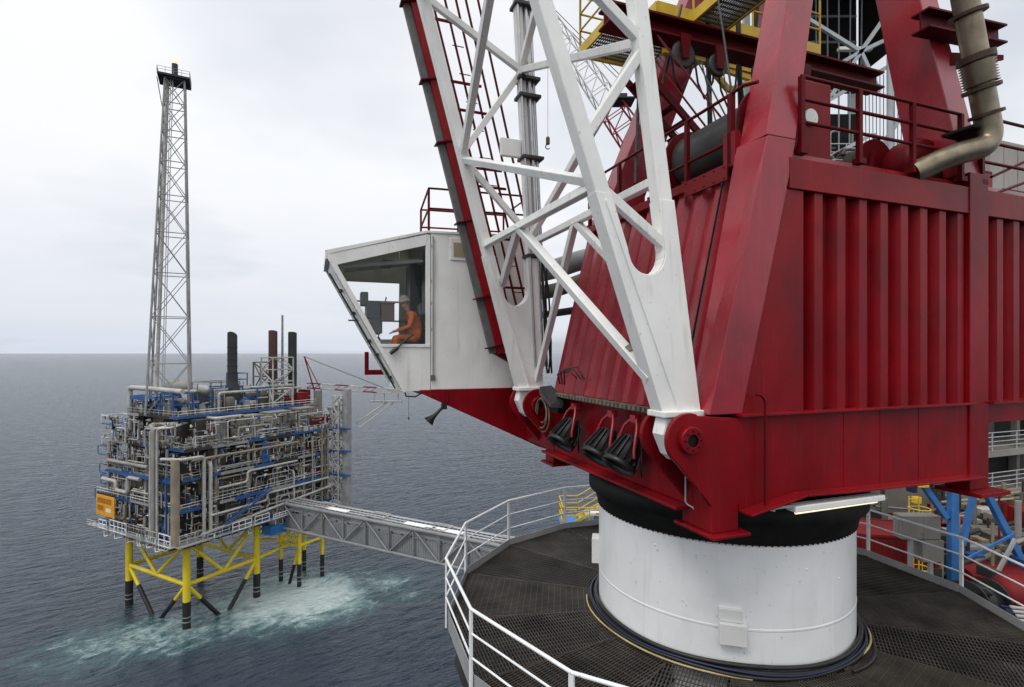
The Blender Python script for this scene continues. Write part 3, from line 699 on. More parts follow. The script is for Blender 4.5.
# ---- floodlights on the front girder
def flood(v, z, label):
    pos = Vector((-3.02, v, z)); ax = Vector((-0.62, -0.12, -0.78)).normalized()
    bb = MB(); bb.lathe([(0.0, 0.34), (0.11, 0.34), (0.15, 0.29), (0.18, 0.12), (0.245, -0.13), (0.265, -0.14), (0.27, -0.21), (0.245, -0.21), (0.23, -0.14)], pos, -ax, 28)
    o = P('floodlight', bb, 'lamp_black', label=label)
    x = ax.orthogonal().normalized(); y = ax.cross(x); fb = MB()
    for i in range(16):
        a = 2 * PI * i / 16; r_ = x * math.cos(a) + y * math.sin(a)
        fb.beam(pos - ax * .27 + r_ * .165, pos + ax * .12 + r_ * .255, 0.012, 0.055, r_)
    P('cooling_fins', fb, 'lamp_black', o, kind='stuff')
    P('lens', MB().lathe([(0, -0.15), (0.20, -0.15)], pos, -ax, 24, False), 'glass', o)
    yk = MB(); top = Vector((-2.82, v, -0.98))
    for s in (-1, 1):
        arm = Vector((0, s, 0)) * .27; yk.path([top + Vector((0, s * .03, 0)), top + Vector((-.08, s * .17, -.14)), pos + arm + Vector((0, 0, .10)), pos + arm], 0.026, 6)
    yk.box((top.x - .05, v - .07, -1.06), (top.x + .06, v + .07, -0.95)); P('yoke', yk, 'red_sky_sheen', o)
    P('cable', MB().path([pos - ax * .28, pos - ax * .34 + Vector((.05, -.12, .05)), pos + Vector((.1, -.30, -.12)), pos + Vector((.18, -.2, -.3)), pos + Vector((.25, -.05, -.05))], 0.012, 6), 'black', o)
flood(0.60, -1.54, 'floodlight hanging on its own, left of the close pair')
flood(-0.74, -1.55, 'left floodlight of the close pair')
flood(-1.42, -1.56, 'right floodlight of the close pair, nearest the boom foot')
# hooded lamp with its looped hoses by the far boom foot
b = MB(); b.prism([(-3.12, 1.62, -0.76), (-2.86, 1.62, -0.74), (-2.82, 1.12, -0.95), (-2.88, 1.02, -1.08), (-3.12, 1.06, -1.06), (-3.18, 1.45, -0.84)], (0.03, 0.02, 0.07)).box((-2.92, 1.15, -1.2), (-2.72, 1.5, -0.86)); hood = P('lamp_hood', b, 'black')
for i, (r_, dz) in enumerate(((.30, 0), (.25, .06), (.34, -.05))):
    pts = [Vector((-3.0, 1.55 + .02 * i, -0.95 + dz)) + Vector((-.1 + .03 * i, math.cos(a) * r_ * .9, math.sin(a) * r_ - .28)) for a in [2 * PI * k / 18 for k in range(15)]]
    P('hose_loop', MB().path(pts, 0.017, 6), 'tray', hood)
for i in range(3):
    P('loose_cable', MB().path([(-2.8, 1.3 - .1 * i, -.62), (-2.9, 1.2 - .15 * i, -.42 + .05 * i), (-2.75, 0.95 - .15 * i, -.36 + .05 * i), (-2.62, .9 - .15 * i, -.5)], 0.014, 6), 'black', hood)
b = MB(); b.box((-2.86, -1.95, -0.88), (-2.66, 1.35, -0.855)); b.box((-2.87, -1.95, -0.88), (-2.85, 1.35, -0.79)); tray = P('cable_tray', b, 'tray')
b = MB()
for i in range(26): b.box((-2.90, -1.9 + i * .125, -0.865), (-2.872, -1.84 + i * .125, -0.805))
P('tray_rungs', b, 'tray', tray, kind='stuff')
for i in range(4): P('tray_cable', MB().tube((-2.82 + .04 * i, -1.9, -0.83), (-2.82 + .04 * i, 1.3, -0.83), 0.018, 6), 'black', tray)
# fluorescent fitting under the near girder
b = MB(); b.box((-1.42, VR - .19, -2.135), (0.30, VR - .02, -2.05)); fit = P('strip_light', b, 'white', bevel=0.015)
P('lit_tube', MB().tube((-1.34, VR - .11, -2.16), (0.22, VR - .11, -2.155), 0.022, 10), 'tube_lit', fit)
P('fitting_bracket', MB().box((-1.85, VR - .14, -2.07), (-1.43, VR - .05, -2.035)).tube((-1.85, VR - .1, -2.06), (-1.70, VR - .1, -2.10), .016, 6), 'galv', fit)
P('pipe_with_bend', MB().bent([(-1.86, VR - .10, -2.02), (-1.86, VR - .10, -0.62), (-1.94, VR - .10, -0.55), (-2.0, VR - .08, -0.55)], 0.017, .06, 8), 'red_dark')
P('hook_hanger', MB().bent([(-2.70, VR + .45, -1.5), (-2.70, VR + .45, -2.05), (-2.62, VR + .35, -2.1), (-2.62, VR + .35, -2.3)], 0.014, .05, 6), 'galv')

# ---- A-frame standing on the house
def leg(b0, d, L_, w0, w1, mat='red'):
    """square tapered leg from b0 along d (per metre of height)"""
    p = Vector(b0); q = p + Vector((d[0], d[1], 1)) * L_; bb = MB(); vs = []
    for c_, (wu, wv) in ((p, w0), (q, w1)):
        vs += [c_ + Vector((-wu/2, -wv/2, 0)), c_ + Vector((wu/2, -wv/2, 0)), c_ + Vector((wu/2, wv/2, 0)), c_ + Vector((-wu/2, wv/2, 0))]
    bb.add(vs, [(3,2,1,0),(4,5,6,7),(0,1,5,4),(1,2,6,5),(2,3,7,6),(3,0,4,7)])
    return bb
CM = -0.42
lean = (0.345, 0.165)
P('frame_leg', leg((-1.47, VR + .25, 2.945), lean, 9, (.52, .50), (.42, .42)), 'red_sky_sheen', bevel=0.015)
P('frame_leg', leg((-1.32, 2 * CM - VR - .22, 2.70), (lean[0], -lean[1]), 9, (.82, .55), (.66, .48)), 'red_sky_sheen', bevel=0.015)
P('frame_leg', leg((2.72, VR + .42, 2.90), (-.06, .165), 9, (.56, .80), (.40, .5)), 'red_sky_sheen', bevel=0.015)
P('frame_leg', leg((2.72, 2 * CM - VR - .4, 2.70), (-.06, -.165), 9, (.56, .80), (.40, .5)), 'red_sky_sheen', bevel=0.015)
for z, va in ((11.6, 1.0),):
    P('frame_head', MB().box((1.2, CM - 1.4, z), (2.6, CM + 1.4, z + .5)), 'red', bevel=0.02)
P('frame_beam', MB().ibeam((-2.6, -0.1, 6.0), (4.3, -0.1, 6.0), 0.40, 0.36, 0.04), 'red_dark')
P('frame_beam', MB().ibeam((1.9, VR + .35, 5.45), (3.75, VR + .25, 5.50), 0.30, 0.32, 0.03), 'red_dark')
P('frame_beam', MB().ibeam((0.4, VR + 1.1, 7.4), (2.5, VR + 1.1, 7.4), 0.26, 0.36, 0.03), 'red_dark')
# clamp plate holding the exhaust on the rear leg
P('pipe_bracket', MB().prism([(2.0, VR - .05, 4.55), (2.75, VR - .35, 4.62), (2.75, VR - .35, 4.70), (2.0, VR - .05, 4.75)], (0, .03, 0)), 'red_dark')
P('pipe_bracket', MB().box((2.0, VR - .35, 3.46), (2.75, VR + .1, 3.50)), 'black_steel')
# exhaust pipe with flanges and bellows
EV = VR - .36
ex = P('exhaust_pipe', MB().bent([(1.52, EV, 6.2), (2.12, EV, 4.25), (2.44, EV, 3.22), (1.85, EV + .15, 3.08), (1.30, EV + .45, 2.80)], 0.168, 0.50, 24, 10), 'steel')
axd = (Vector((2.12, EV, 4.25)) - Vector((1.52, EV, 6.2))).normalized()
axe = (Vector((2.44, EV, 3.22)) - Vector((2.12, EV, 4.25))).normalized()
def flange(c, ax, r=.245, h=.05): P('pipe_flange', MB().lathe([(.17, -h/2), (r, -h/2), (r, h/2), (.17, h/2), (.17, -h/2)], c, ax, 28, False), 'flange', ex)
for t_ in (0.55, .86, .70): flange(Vector((1.52, EV, 6.2)).lerp(Vector((2.12, EV, 4.25)), t_ if t_ != .70 else .30), axd)
prof = []
for i in range(9): prof += [(.185, -.18 + i * .04), (.235, -.16 + i * .04)]
c0 = Vector((2.12, EV, 4.25)) + axd * -.02
P('pipe_bellows', MB().lathe(prof, c0, axd, 28, True), 'steel', ex)
flange(c0 + axd * .22, axd); flange(c0 - axd * .22, axd)
flange(Vector((2.12, EV, 4.25)).lerp(Vector((2.44, EV, 3.22)), .55), axe, .225, .045)

# ---- railing on the roof, near side
def rroof(pts, h, posts, hor=(1.0, .52), r=.026, pr=None, label=None):
    o = None
    for i, p in enumerate(posts):
        q = P('rail_post', MB().box((p[0] - .035, p[1] - .035, p[2]), (p[0] + .035, p[1] + .035, p[2] + h)), 'red_dark', bevel=.006)
        P('post_foot', MB().box((p[0] - .07, p[1] - .06, p[2] - .03), (p[0] + .07, p[1] + .06, p[2] + .05)), 'red_dark', q)
    for f_ in hor:
        P('handrail', MB().path([(p[0], p[1], p[2] + h * f_) for p in pts], r, 8), 'red_dark')
zr = 2.80
rroof([(-1.08, VR + .03, zr), (2.37, VR + .03, zr)], 1.06, [(u, VR + .03, zr) for u in (-1.07, .06, 1.22, 2.37)], (1.0, .70, .40))
rroof([(2.86, VR + .03, zr + .05), (8.8, VR + .03, zr + .05)], 1.06, [(u, VR + .03, zr) for u in (2.90, 4.6, 6.4, 8.2)], (1.0, .62, .30))
P('handrail', MB().tube((3.2, VR + .05, 2.95), (5.2, VR + .05, 3.75), .024, 8), 'red_dark')
P('handrail', MB().tube((3.2, VR + .05, 2.65), (5.6, VR + .05, 3.45), .024, 8), 'red_dark')
# railing along the front edge
zf = 2.74
rroof([(-1.76, VF - .1, zf), (-1.76, -2.25, zf)], 1.0, [(-1.76, v, zf) for v in (VF - .1, .75, -.35, -1.30)], (1.02, .34))
P('handrail', MB().path([(-1.76, -2.25, zf + 1.02), (-1.74, -2.50, zf + 1.05), (-1.70, -2.72, zf + 1.0)], .026, 8), 'red_dark')
P('rail_post', MB().box((-1.80, -2.32, zf), (-1.72, -2.24, zf + 1.02)), 'red_dark')
P('rail_post', MB().box((-1.80, -2.40, zf - .05), (-1.70, -2.16, zf + .45)), 'red')
# ---- winches on the roof
def winch(u, v0, v1, z, r, label):
    bb = MB(); n = 26; prof = [(0, 0)]
    for i in range(n + 1):
        prof += [(r - .012, (v1 - v0) * i / n), (r, (v1 - v0) * (i + .5) / n)]
    prof = prof[:-1] + [(0, v1 - v0)]
    bb.lathe(prof, (u, v0, z), (0, 1, 0), 40); o = P('winch_drum', bb, 'drum', label=label)
    for v in (v0 - .04, v1):
        P('drum_flange', MB().lathe([(0, 0), (r * 1.24, 0), (r * 1.24, .05), (0, .05)], (u, v, z), (0, 1, 0), 40, False), 'red_dark', o)
    P('winch_foot', MB().prism([(u - r * 1.1, v1 + .06, 2.72), (u + r * 1.1, v1 + .06, 2.72), (u + .16, v1 + .06, z + .2), (u - .16, v1 + .06, z + .2)], (0, .08, 0)), 'red_dark', o)
    P('winch_foot', MB().prism([(u - r * 1.1, v0 - .06, 2.72), (u + r * 1.1, v0 - .06, 2.72), (u + .16, v0 - .06, z + .2), (u - .16, v0 - .06, z + .2)], (0, -.08, 0)), 'red_dark', o)
winch(-1.05, -2.25, -0.55, 3.40, 0.47, 'front rope drum')
winch(1.95, -1.75, -.5, 3.36, 0.36, 'rear rope drum')
P('gear_housing', MB().lathe([(0, 0), (.40, 0), (.46, .10), (.46, .42), (.36, .56), (0, .56)], (2.25, VR + .45, 3.20), (0, 1, 0), 28), 'red_dark', bevel=.01)
gb = P('gearbox', MB().box((-.45, VR + .60, 2.72), (.20, VR + 1.1, 4.22)), 'red', bevel=.02)
P('round_cover', MB().lathe([(0, 0), (.13, 0), (.13, .03), (0, .03)], (-.24, VR + .57, 3.64), (0, 1, 0), 28, False), 'white', gb)
P('machinery_cabinet', MB().box((1.75, VR + .30, 2.72), (2.40, VR + .42, 3.05)), 'black_steel', bevel=.02)
# inclined ladder and ropes between the legs
def lad3(p, q, side, n, nm):
    p, q, side = Vector(p), Vector(q), Vector(side)
    bb = MB().beam(p, q, .06, .13).beam(p + side, q + side, .06, .13); o = P(nm, bb, 'red_dark')
    for i in range(1, n): P('step', MB().beam(p.lerp(q, i / n), p.lerp(q, i / n) + side, .16, .03), 'red_dark', o)
lad3((1.1, -.2, 2.75), (-2.0, -.2, 5.30), (.0, .55, .0), 11, 'inclined_ladder')
for p, q in (((-1.1, -1.2, 3.6), (-1.9, 0.4, 6.4)), ((-1.0, -1.5, 3.6), (-1.75, 0.1, 6.4))):
    P('handrail', MB().tube(p, q, .018, 6), 'red_dark')
for p, q, r_ in (((-1.75, 0.2, 3.2), (-1.45, .45, 6.8), .03), ((-1.15, -1.75, 3.5), (-.95, -1.0, 6.6), .018), ((-1.5, .0, 4.3), (-.7, .2, 6.8), .03)):
    P('wire_rope', MB().tube(p, q, r_, 8), 'rope')
# yellow walkways on the A-frame
def walkway(nm, poly, z, railpts, label):
    bb = MB(); n = len(poly)
    for i in range(n):
        a, c_ = poly[i], poly[(i + 1) % n]; bb.beam((a[0], a[1], z), (c_[0], c_[1], z), .05, .22)
    o = P(nm, bb, 'yellow', label=label)
    us = [p[0] for p in poly]; vs_ = [p[1] for p in poly]; u0, u1, v0, v1 = min(us), max(us), min(vs_), max(vs_)
    gb_ = MB(); u = u0
    while u < u1: gb_.beam((u, v0, z - .06), (u, v1, z - .06), .012, .03); u += .05
    v = v0
    while v < v1: gb_.beam((u0, v, z - .06), (u1, v, z - .06), .012, .03); v += .12
    P('grating', gb_, 'under', o, kind='stuff')
    rb, pb = MB(), MB(); rail_run(rb, pb, [(a, c_, z + .1) for a, c_ in railpts], 1.1, .022, 1.0, (.66, .33), pr=.025)
    P('railing', rb, 'yellow', o); P('rail_posts', pb, 'yellow', o)
walkway('walkway', [(-2.0, .9), (.6, .9), (.6, 1.95), (-2.0, 1.95)], 6.55, [(-2.0, .9), (-2.0, 1.95), (.6, 1.95)], 'walkway corner with rails, left of the frame')
walkway('walkway', [(-.33, -1.9), (.50, -1.9), (.50, .60), (-.33, .60)], 6.72, [(-.33, .3), (-.33, -1.9)], 'narrow walkway across the frame')
P('yellow_beam', MB().ibeam((-.6, .95, 6.40), (4.2, .95, 6.40), .14, .26, .02), 'yellow')
yb = MB()
q = [Vector((.55, .95, 6.28)), Vector((1.14, .95, 5.80)), Vector((1.95, .95, 6.15)), Vector((1.95, .95, 6.30))]
for a, c_ in ((0, 1), (1, 2), (2, 3), (0, 2)): yb.beam(q[a], q[c_], .09, .11)
P('yellow_truss', yb, 'yellow')
for u in (3.55, 3.95):
    P('yellow_ladder', MB().beam((u, 1.9, 2.8), (u, 1.9, 8.5), .09, .09), 'yellow')

# ---- cab
CVn, CVf = 3.60, 5.55
def side(v, th): return [(-5.50, v, -0.86), (-7.15, v, 2.12), (-5.03, v, 2.72), (-2.45, v, 2.80), (-2.45, v, -0.83)]
def wallprism(poly, v, th): return MB().prism([(u, v, z) for u, z in poly], (0, th, 0))
# near side wall, split round the window
cabw = P('cab', wallprism([(-5.03, 2.72), (-2.45, 2.80), (-2.45, -0.83), (-4.94, -0.83), (-4.94, 2.72)], CVn, .05), 'white')
def cpart(nm, mb, mat='white', bevel=0, kind=None): return P(nm, mb, mat, cabw, bevel=bevel, kind=kind)
cpart('cab_panel', wallprism([(-5.50, -0.86), (-4.955, -0.85), (-4.955, .20), (-6.06, .20)], CVn, .05))
cpart('window_post', wallprism([(-5.06, .20), (-4.955, .20), (-4.955, 2.70), (-5.06, 2.66)], CVn - .005, .07), bevel=.006)
cpart('roof_fascia', wallprism([(-7.15, 2.12), (-7.02, 1.88), (-5.06, 2.44), (-5.0, 2.70)], CVn - .01, .08), bevel=.006)
cpart('window_post', wallprism([(-7.15, 2.12), (-7.00, 1.95), (-6.05, .20), (-5.46, -.86), (-5.52, -.87)], CVn - .012, .08), bevel=.006)
cpart('window_sill', wallprism([(-6.08, .13), (-4.96, .13), (-4.96, .20), (-6.10, .20)], CVn - .025, .09), bevel=.006)
cpart('window_pane', wallprism([(-6.96, 1.90), (-6.04, .20), (-5.06, .20), (-5.06, 2.44)], CVn + .035, .008), 'glass')
for z in (2.4, 1.6, 1.1, .5): cpart('hinge', MB().box((-4.93, CVn - .03, z), (-4.90, CVn, z + .07)), 'tray')
cpart('drain_pipe', MB().tube((-4.90, CVn - .03, 2.65), (-4.90, CVn - .03, -.55), .022, 8), 'grey')
cpart('pipe_end', MB().box((-4.95, CVn - .06, -.62), (-4.85, CVn, -.50)), 'tray', .01)
# far side wall with its window
cpart('far_wall', wallprism([(-5.50, -0.86), (-2.45, -0.83), (-2.45, .35), (-6.10, .35)], CVf, .05))
cpart('far_wall', wallprism([(-5.375, .35), (-2.45, .35), (-2.45, 2.80), (-5.03, 2.72), (-5.35, 2.63)], CVf, .05), 'cab_in')
cpart('far_wall', wallprism([(-7.15, 2.12), (-6.98, 1.80), (-5.36, 1.80), (-5.36, 2.62)], CVf, .05), 'cab_in')
cpart('window_pane', wallprism([(-6.95, 1.80), (-6.10, .35), (-5.36, .35), (-5.36, 1.80)], CVf + .02, .008), 'glass')
# roof, floor, back, front frame and glass
rz_ = lambda u: 2.10 + (u + 7.20) * .62 / 2.17
rf = MB()
for v0, v1 in ((CVn - .02, CVn + .10), (CVf - .06, CVf + .04)): rf.prism([(-7.20, v0, rz_(-7.20)), (-5.03, v0, rz_(-5.03)), (-5.03, v0, rz_(-5.03) + .06), (-7.22, v0, rz_(-7.2) + .09)], (0, v1 - v0, 0))
for u0, u1 in ((-7.19, -6.95), (-6.15, -6.06), (-5.25, -5.04)): rf.prism([(u0, CVn + .101, rz_(u0)), (u1, CVn + .101, rz_(u1)), (u1, CVn + .101, rz_(u1) + .055), (u0, CVn + .101, rz_(u0) + .055)], (0, CVf - CVn - .163, 0))
cpart('roof', rf, 'white', .006)
cpart('skylight', MB().prism([(-6.94, CVn + .11, rz_(-6.94) + .02), (-5.26, CVn + .11, rz_(-5.26) + .02), (-5.26, CVn + .11, rz_(-5.26) + .03), (-6.94, CVn + .11, rz_(-6.94) + .03)], (0, CVf - CVn - .18, 0)), 'tint_glass')
cpart('roof', MB().prism([(-5.02, CVn - .02, 2.725), (-2.42, CVn - .02, 2.805), (-2.42, CVn - .02, 2.86), (-5.02, CVn - .02, 2.78)], (0, CVf - CVn + .06, 0)), 'white', .008)
cpart('ceiling_lining', MB().prism([(-6.75, CVn + .95, 2.0), (-5.05, CVn + .75, 2.24), (-5.05, CVn + .75, 2.28), (-6.75, CVn + .95, 2.04)], (0, CVf - CVn - 1.0, 0)), 'cab_in')
cpart('ceiling_beam', MB().beam((-6.85, CVn + .9, 1.98), (-5.05, CVn + .35, 2.14), .07, .06), 'module_pale')
cpart('ceiling_lamp', MB().box((-5.9, 4.5, 2.12), (-5.65, 5.2, 2.22)), 'black')
cpart('floor', MB().box((-5.5, CVn + .06, -0.86), (-2.45, CVf, -0.80)), 'cab_grey')
cpart('back_wall', MB().box((-4.62, CVn + .06, -.79), (-4.56, CVf, 2.68)), 'cab_grey')
cpart('rear_wall', MB().box((-2.47, CVn + .06, -.79), (-2.42, CVf, 2.78)), 'white')
fr = MB()
for v in (CVn + .03, CVf):
    fr.beam((-5.52, v, -.87), (-7.17, v, 2.12), .09, .10, (0, 1, 0))
fr.beam((-5.56, CVn, -.80), (-5.56, CVf, -.80), .10, .10); fr.beam((-7.16, CVn, 2.08), (-7.16, CVf, 2.08), .10, .14)
fr.beam((-6.10, CVn, .20), (-6.10, CVf, .20), .06, .06)
cpart('front_frame', fr, 'white')
cpart('front_pane', MB().prism([(-5.60, CVn + .07, -.75), (-7.13, CVn + .07, 2.0), (-7.13, CVf - .06, 2.0), (-5.60, CVf - .06, -.75)], (.008, 0, .004)), 'glass')
for off, r_ in ((.08, .040), (.17, .018)):
    cpart('wiper_rail', MB().tube((-5.55 - off, CVn + .15, -.80), (-6.95 - off, CVn + .15, 1.72), r_, 8), 'black' if off > .12 else 'white')
cpart('wiper_box', MB().beam((-6.45, CVn + .1, .85), (-6.95, CVn + .1, 1.75), .09, .08, (0, 1, 0)), 'white', .01)
for t_ in (.1, .3, .42, .66, .85):
    p = Vector((-5.70, CVn + .12, -.80)).lerp(Vector((-7.10, CVn + .12, 1.72)), t_); cpart('wiper_clip', MB().box((p.x - .05, p.y - .04, p.z - .03), (p.x + .03, p.y + .04, p.z + .04)), 'black')
cpart('wiper_cable', MB().path([(-5.55, CVn + .1, -.80), (-5.5, CVn - .02, -.97), (-5.3, CVn - .03, -.98), (-5.15, CVn - .02, -.90)], .02, 6), 'black')
cpart('side_wiper', MB().path([(-5.35, CVn - .03, .42), (-5.62, CVn - .06, .20), (-5.72, CVn - .07, .10)], .022, 6).path([(-5.70, CVn - .07, .12), (-5.86, CVn - .08, -.01)], .045, 8), 'black')
sw = cpart('small_window', MB().box((-4.50, CVn - .02, 2.14), (-3.55, CVn, 2.66)), 'white', .01)
cpart('small_window_pane', MB().box((-4.42, CVn - .027, 2.22), (-3.63, CVn - .021, 2.55)), 'cab_in')
# gear inside
cpart('seat', MB().box((-5.50, 4.25, .15), (-4.95, 4.85, .32)).box((-5.05, 4.25, .30), (-4.90, 4.85, 1.20)), 'black', .04)
cpart('seat_base', MB().box((-5.35, 4.4, -.79), (-5.0, 4.7, .15)), 'black')
cpart('rear_cabinet', MB().box((-5.04, 3.75, .9), (-4.64, 4.2, 2.35)).box((-5.20, 4.9, .3), (-4.64, 5.5, 2.2)), 'black', .02)
cpart('gauge', MB().lathe([(0, 0), (.07, 0), (.07, .03), (0, .03)], (-4.95, 3.72, 1.55), (0, 1, 0), 18, False), 'pipe_grey')
cpart('gauge', MB().box((-5.0, 3.70, 1.25), (-4.85, 3.74, 1.40)), 'pipe_grey')
cpart('monitor', MB().box((-6.30, 4.25, .80), (-5.98, 4.75, 1.20)), 'cab_grey', .02)
cpart('monitor', MB().box((-6.42, 4.35, 1.1), (-6.25, 4.65, 1.42)), 'cab_grey', .02)
cpart('control_box', MB().box((-5.98, 4.15, .74), (-5.68, 4.5, 1.15)), 'console', .01)
cpart('control_lid', MB().box((-6.0, 4.13, 1.15), (-5.66, 4.52, 1.19)), 'module_pale', .005)
cpart('console', MB().box((-6.22, 4.2, .45), (-5.95, 5.2, .80)), 'cab_grey', .02)
cpart('joystick', MB().path([(-6.0, 4.4, .10), (-6.02, 4.4, .30)], .03, 8).ball((-6.02, 4.4, .33), .05, 8), 'black')
for z in (1.28, .80): cpart('grab_rail', MB().tube((-6.65, 5.2, z), (-5.1, 5.2, z), .02, 6), 'cab_grey')
cpart('grab_rail', MB().tube((-5.80, 4.7, 1.35), (-6.02, 4.7, .20), .016, 6), 'cab_grey')
# cab girder, horn, mirror bracket, roof railing
P('cab_girder', MB().prism([(-5.20, CVn - .06, -0.835), (-1.9, CVn - .06, -0.835), (-1.9, CVn - .06, -2.42), (-2.3, CVn - .06, -2.28), (-5.20, CVn - .06, -0.90)], (0, .06, 0)), 'red', bevel=.006)
P('cab_girder', MB().box((-5.2, CVn, -.93), (-2.5, CVf, -.84)), 'red_dark')
P('cab_girder', MB().prism([(-2.62, VF + .05, -.84), (-2.62, CVn, -.84), (-2.62, CVn, -2.1), (-2.62, VF + .05, -2.1)], (.06, 0, 0)), 'red')
P('girder_rib', MB().box((-4.62, CVn - .09, -1.12), (-4.57, CVn - .06, -.84)), 'red')
P('horn', MB().lathe([(.13, 0), (.115, .03), (.06, .14), (.035, .30), (.03, .52), (0, .52)], (-5.02, CVn - .1, -1.55), Vector((.75, 0, .72)), 20), 'black')
P('horn_bracket', MB().box((-4.72, CVn - .14, -1.28), (-4.60, CVn - .06, -1.14)), 'black')
mb_ = MB(); mb_.box((-6.22, CVf + .08, -.45), (-6.12, CVf + .18, 0.03)); mb_.box((-6.22, CVf + .08, -.56), (-5.6, CVf + .18, -.43)); mb_.box((-5.72, CVf - .1, -.55), (-5.60, CVf + .07, -.44))
P('mirror_bracket', mb_, 'red', bevel=.01)
for pts, posts in (([(-4.98, CVn + .05, 2.78), (-4.7, CVn + .05, 2.79), (-2.5, CVn + .05, 2.84), (-2.5, CVf, 2.84), (-4.6, CVf, 2.79), (-4.8, CVf, 2.78)],
                    [(-4.98, CVn + .05, 2.78), (-3.9, CVn + .05, 2.8), (-2.5, CVn + .05, 2.84), (-2.5, CVf, 2.84), (-3.8, CVf, 2.8), (-4.8, CVf, 2.78)]),):
    for f_ in (.98, .52): P('handrail', MB().path([(a, b_, c_ + f_) for i, (a, b_, c_) in enumerate(pts)], .024, 6), 'red_dark')
    for p in posts: P('rail_post', MB().tube(p, Vector(p) + Vector((0, 0, .98)), .028, 6), 'red_dark')
for f_ in (.98, .52): P('handrail', MB().tube((-4.98, CVn + .05, 2.78 + f_), (-4.8, CVf, 2.78 + f_), .024, 6), 'red_dark')
# air duct from the cab to the house
dv = 3.05
P('air_duct', MB().bent([(-2.6, 4.2, 1.95), (-1.9, 3.6, 2.05), (-1.4, 2.9, 2.25), (-1.1, 2.0, 2.2)], .24, .4, 16), 'pipe_grey')
P('air_duct', MB().bent([(-2.5, 4.0, 1.45), (-2.0, 3.2, 1.5), (-1.5, 2.0, 1.75)], .17, .3, 14), 'module')
P('air_duct', MB().tube((-2.44, 4.4, .9), (-1.7, 2.6, 1.0), .09, 10), 'black')
P('duct_cowl', MB().lathe([(.40, 0), (.36, .25), (.2, .5)], (-2.40, 4.4, 1.7), (-.2, -.5, .6), 20), 'white')

# sheaves, rope guides, more railings and hydraulics between the frame legs
for u, z, r in ((-1.0, 5.55, .26), (-.2, 5.5, .22), (.9, 5.5, .28), (2.0, 5.55, .24)):
    o = P('sheave', MB().lathe([(.05, 0), (r * .8, .02), (r * .82, .05), (r, .03), (r, .0), (r * .82, -.02), (.05, 0)], (u, -.25, z), (0, 1, 0), 24), 'rope')
    P('sheave_block', MB().prism([(u - .12, -.32, z + .35), (u + .12, -.32, z + .35), (u + .07, -.32, z - .1), (u - .07, -.32, z - .1)], (0, .03, 0)), 'red_dark', o)
for u, v in ((-1.3, -1.6), (-1.2, -1.2), (-.7, -1.0)): P('wire_rope', MB().tube((u + .2, v, 3.6), (u + .6, -.25, 5.5), .014, 6), 'rope')
rroof([(-1.6, VF - .1, zf), (8.8, VF - .1, zf)], 1.0, [(u, VF - .1, zf) for u in (-.4, 1.2, 2.8, 4.4, 6.0)], (1.0, .5))
for k in range(5):
    u = 2.7 + .16 * k; P('hydraulic_line', MB().bent([(u, VR + 1.3, 2.75), (u, VR + 1.3, 3.3 + .12 * k), (u - 1.6, VR + 1.6, 3.3 + .12 * k), (u - 1.6, VR + 1.6, 2.75)], .025, .12, 6, 3), ('black', 'tray', 'galv')[k % 3])
for u, w_, h_ in ((.55, .5, .75), (3.4, .8, .9), (4.6, 1.4, 1.1), (6.4, 1.2, .8)):
    o = P('machinery_cabinet', MB().box((u, VR + 1.5, 2.73), (u + w_, VR + 2.2, 2.73 + h_)), 'red_dark', bevel=.015); P('cabinet_door', MB().box((u + .04, VR + 1.485, 2.80), (u + w_ - .04, VR + 1.497, 2.66 + h_)), 'red', o)
P('motor', MB().lathe([(0, -.35), (.16, -.34), (.2, -.2), (.2, .2), (.16, .34), (0, .35)], (.95, VR + 1.0, 3.0), (1, .2, 0), 18), 'drum')

walkway('walkway', [(-.9, .72), (3.6, .72), (3.6, 1.55), (-.9, 1.55)], 7.05, [(.6, .72), (3.6, .72)], 'long yellow walkway high above the rope drums')
for u, v, w_, d_, h_ in ((.35, .1, .9, .8, 1.35), (1.55, .3, 1.2, .9, 1.0), (3.0, .2, 1.3, 1.0, 1.5)):
    o = P('drawworks', MB().box((u, v, 2.73), (u + w_, v + d_, 2.73 + h_)), 'black_steel', bevel=.03)
    for k in range(4): P('drawworks_pipe', MB().bent([(u + .1 + .2 * k, v - .06, 2.75), (u + .1 + .2 * k, v - .06, 2.73 + h_ + .12 * k), (u + .3 + .2 * k, v + .4, 2.73 + h_ + .12 * k)], .035, .1, 6, 3), ('rope', 'tray', 'red_dark', 'pipe_grey')[k], o)
for k in range(6):
    u = -1.2 + .55 * k; P('hanging_hose', MB().path([(u, -.1, 5.7), (u + .08, -.12, 5.2 - .05 * k), (u + .25, -.1, 4.95 - .06 * k), (u + .45, -.1, 5.25), (u + .5, -.1, 5.7)], .022, 6), 'black')
for u in (.2, 1.0, 1.8): P('cable_bundle', MB().tube((u, .4, 3.6), (u - .2, .3, 6.9), .05, 8), 'black')
P('floor_beam', MB().ibeam((-.2, 1.3, 4.55), (3.4, 1.3, 4.55), .16, .22, .02), 'red_dark')

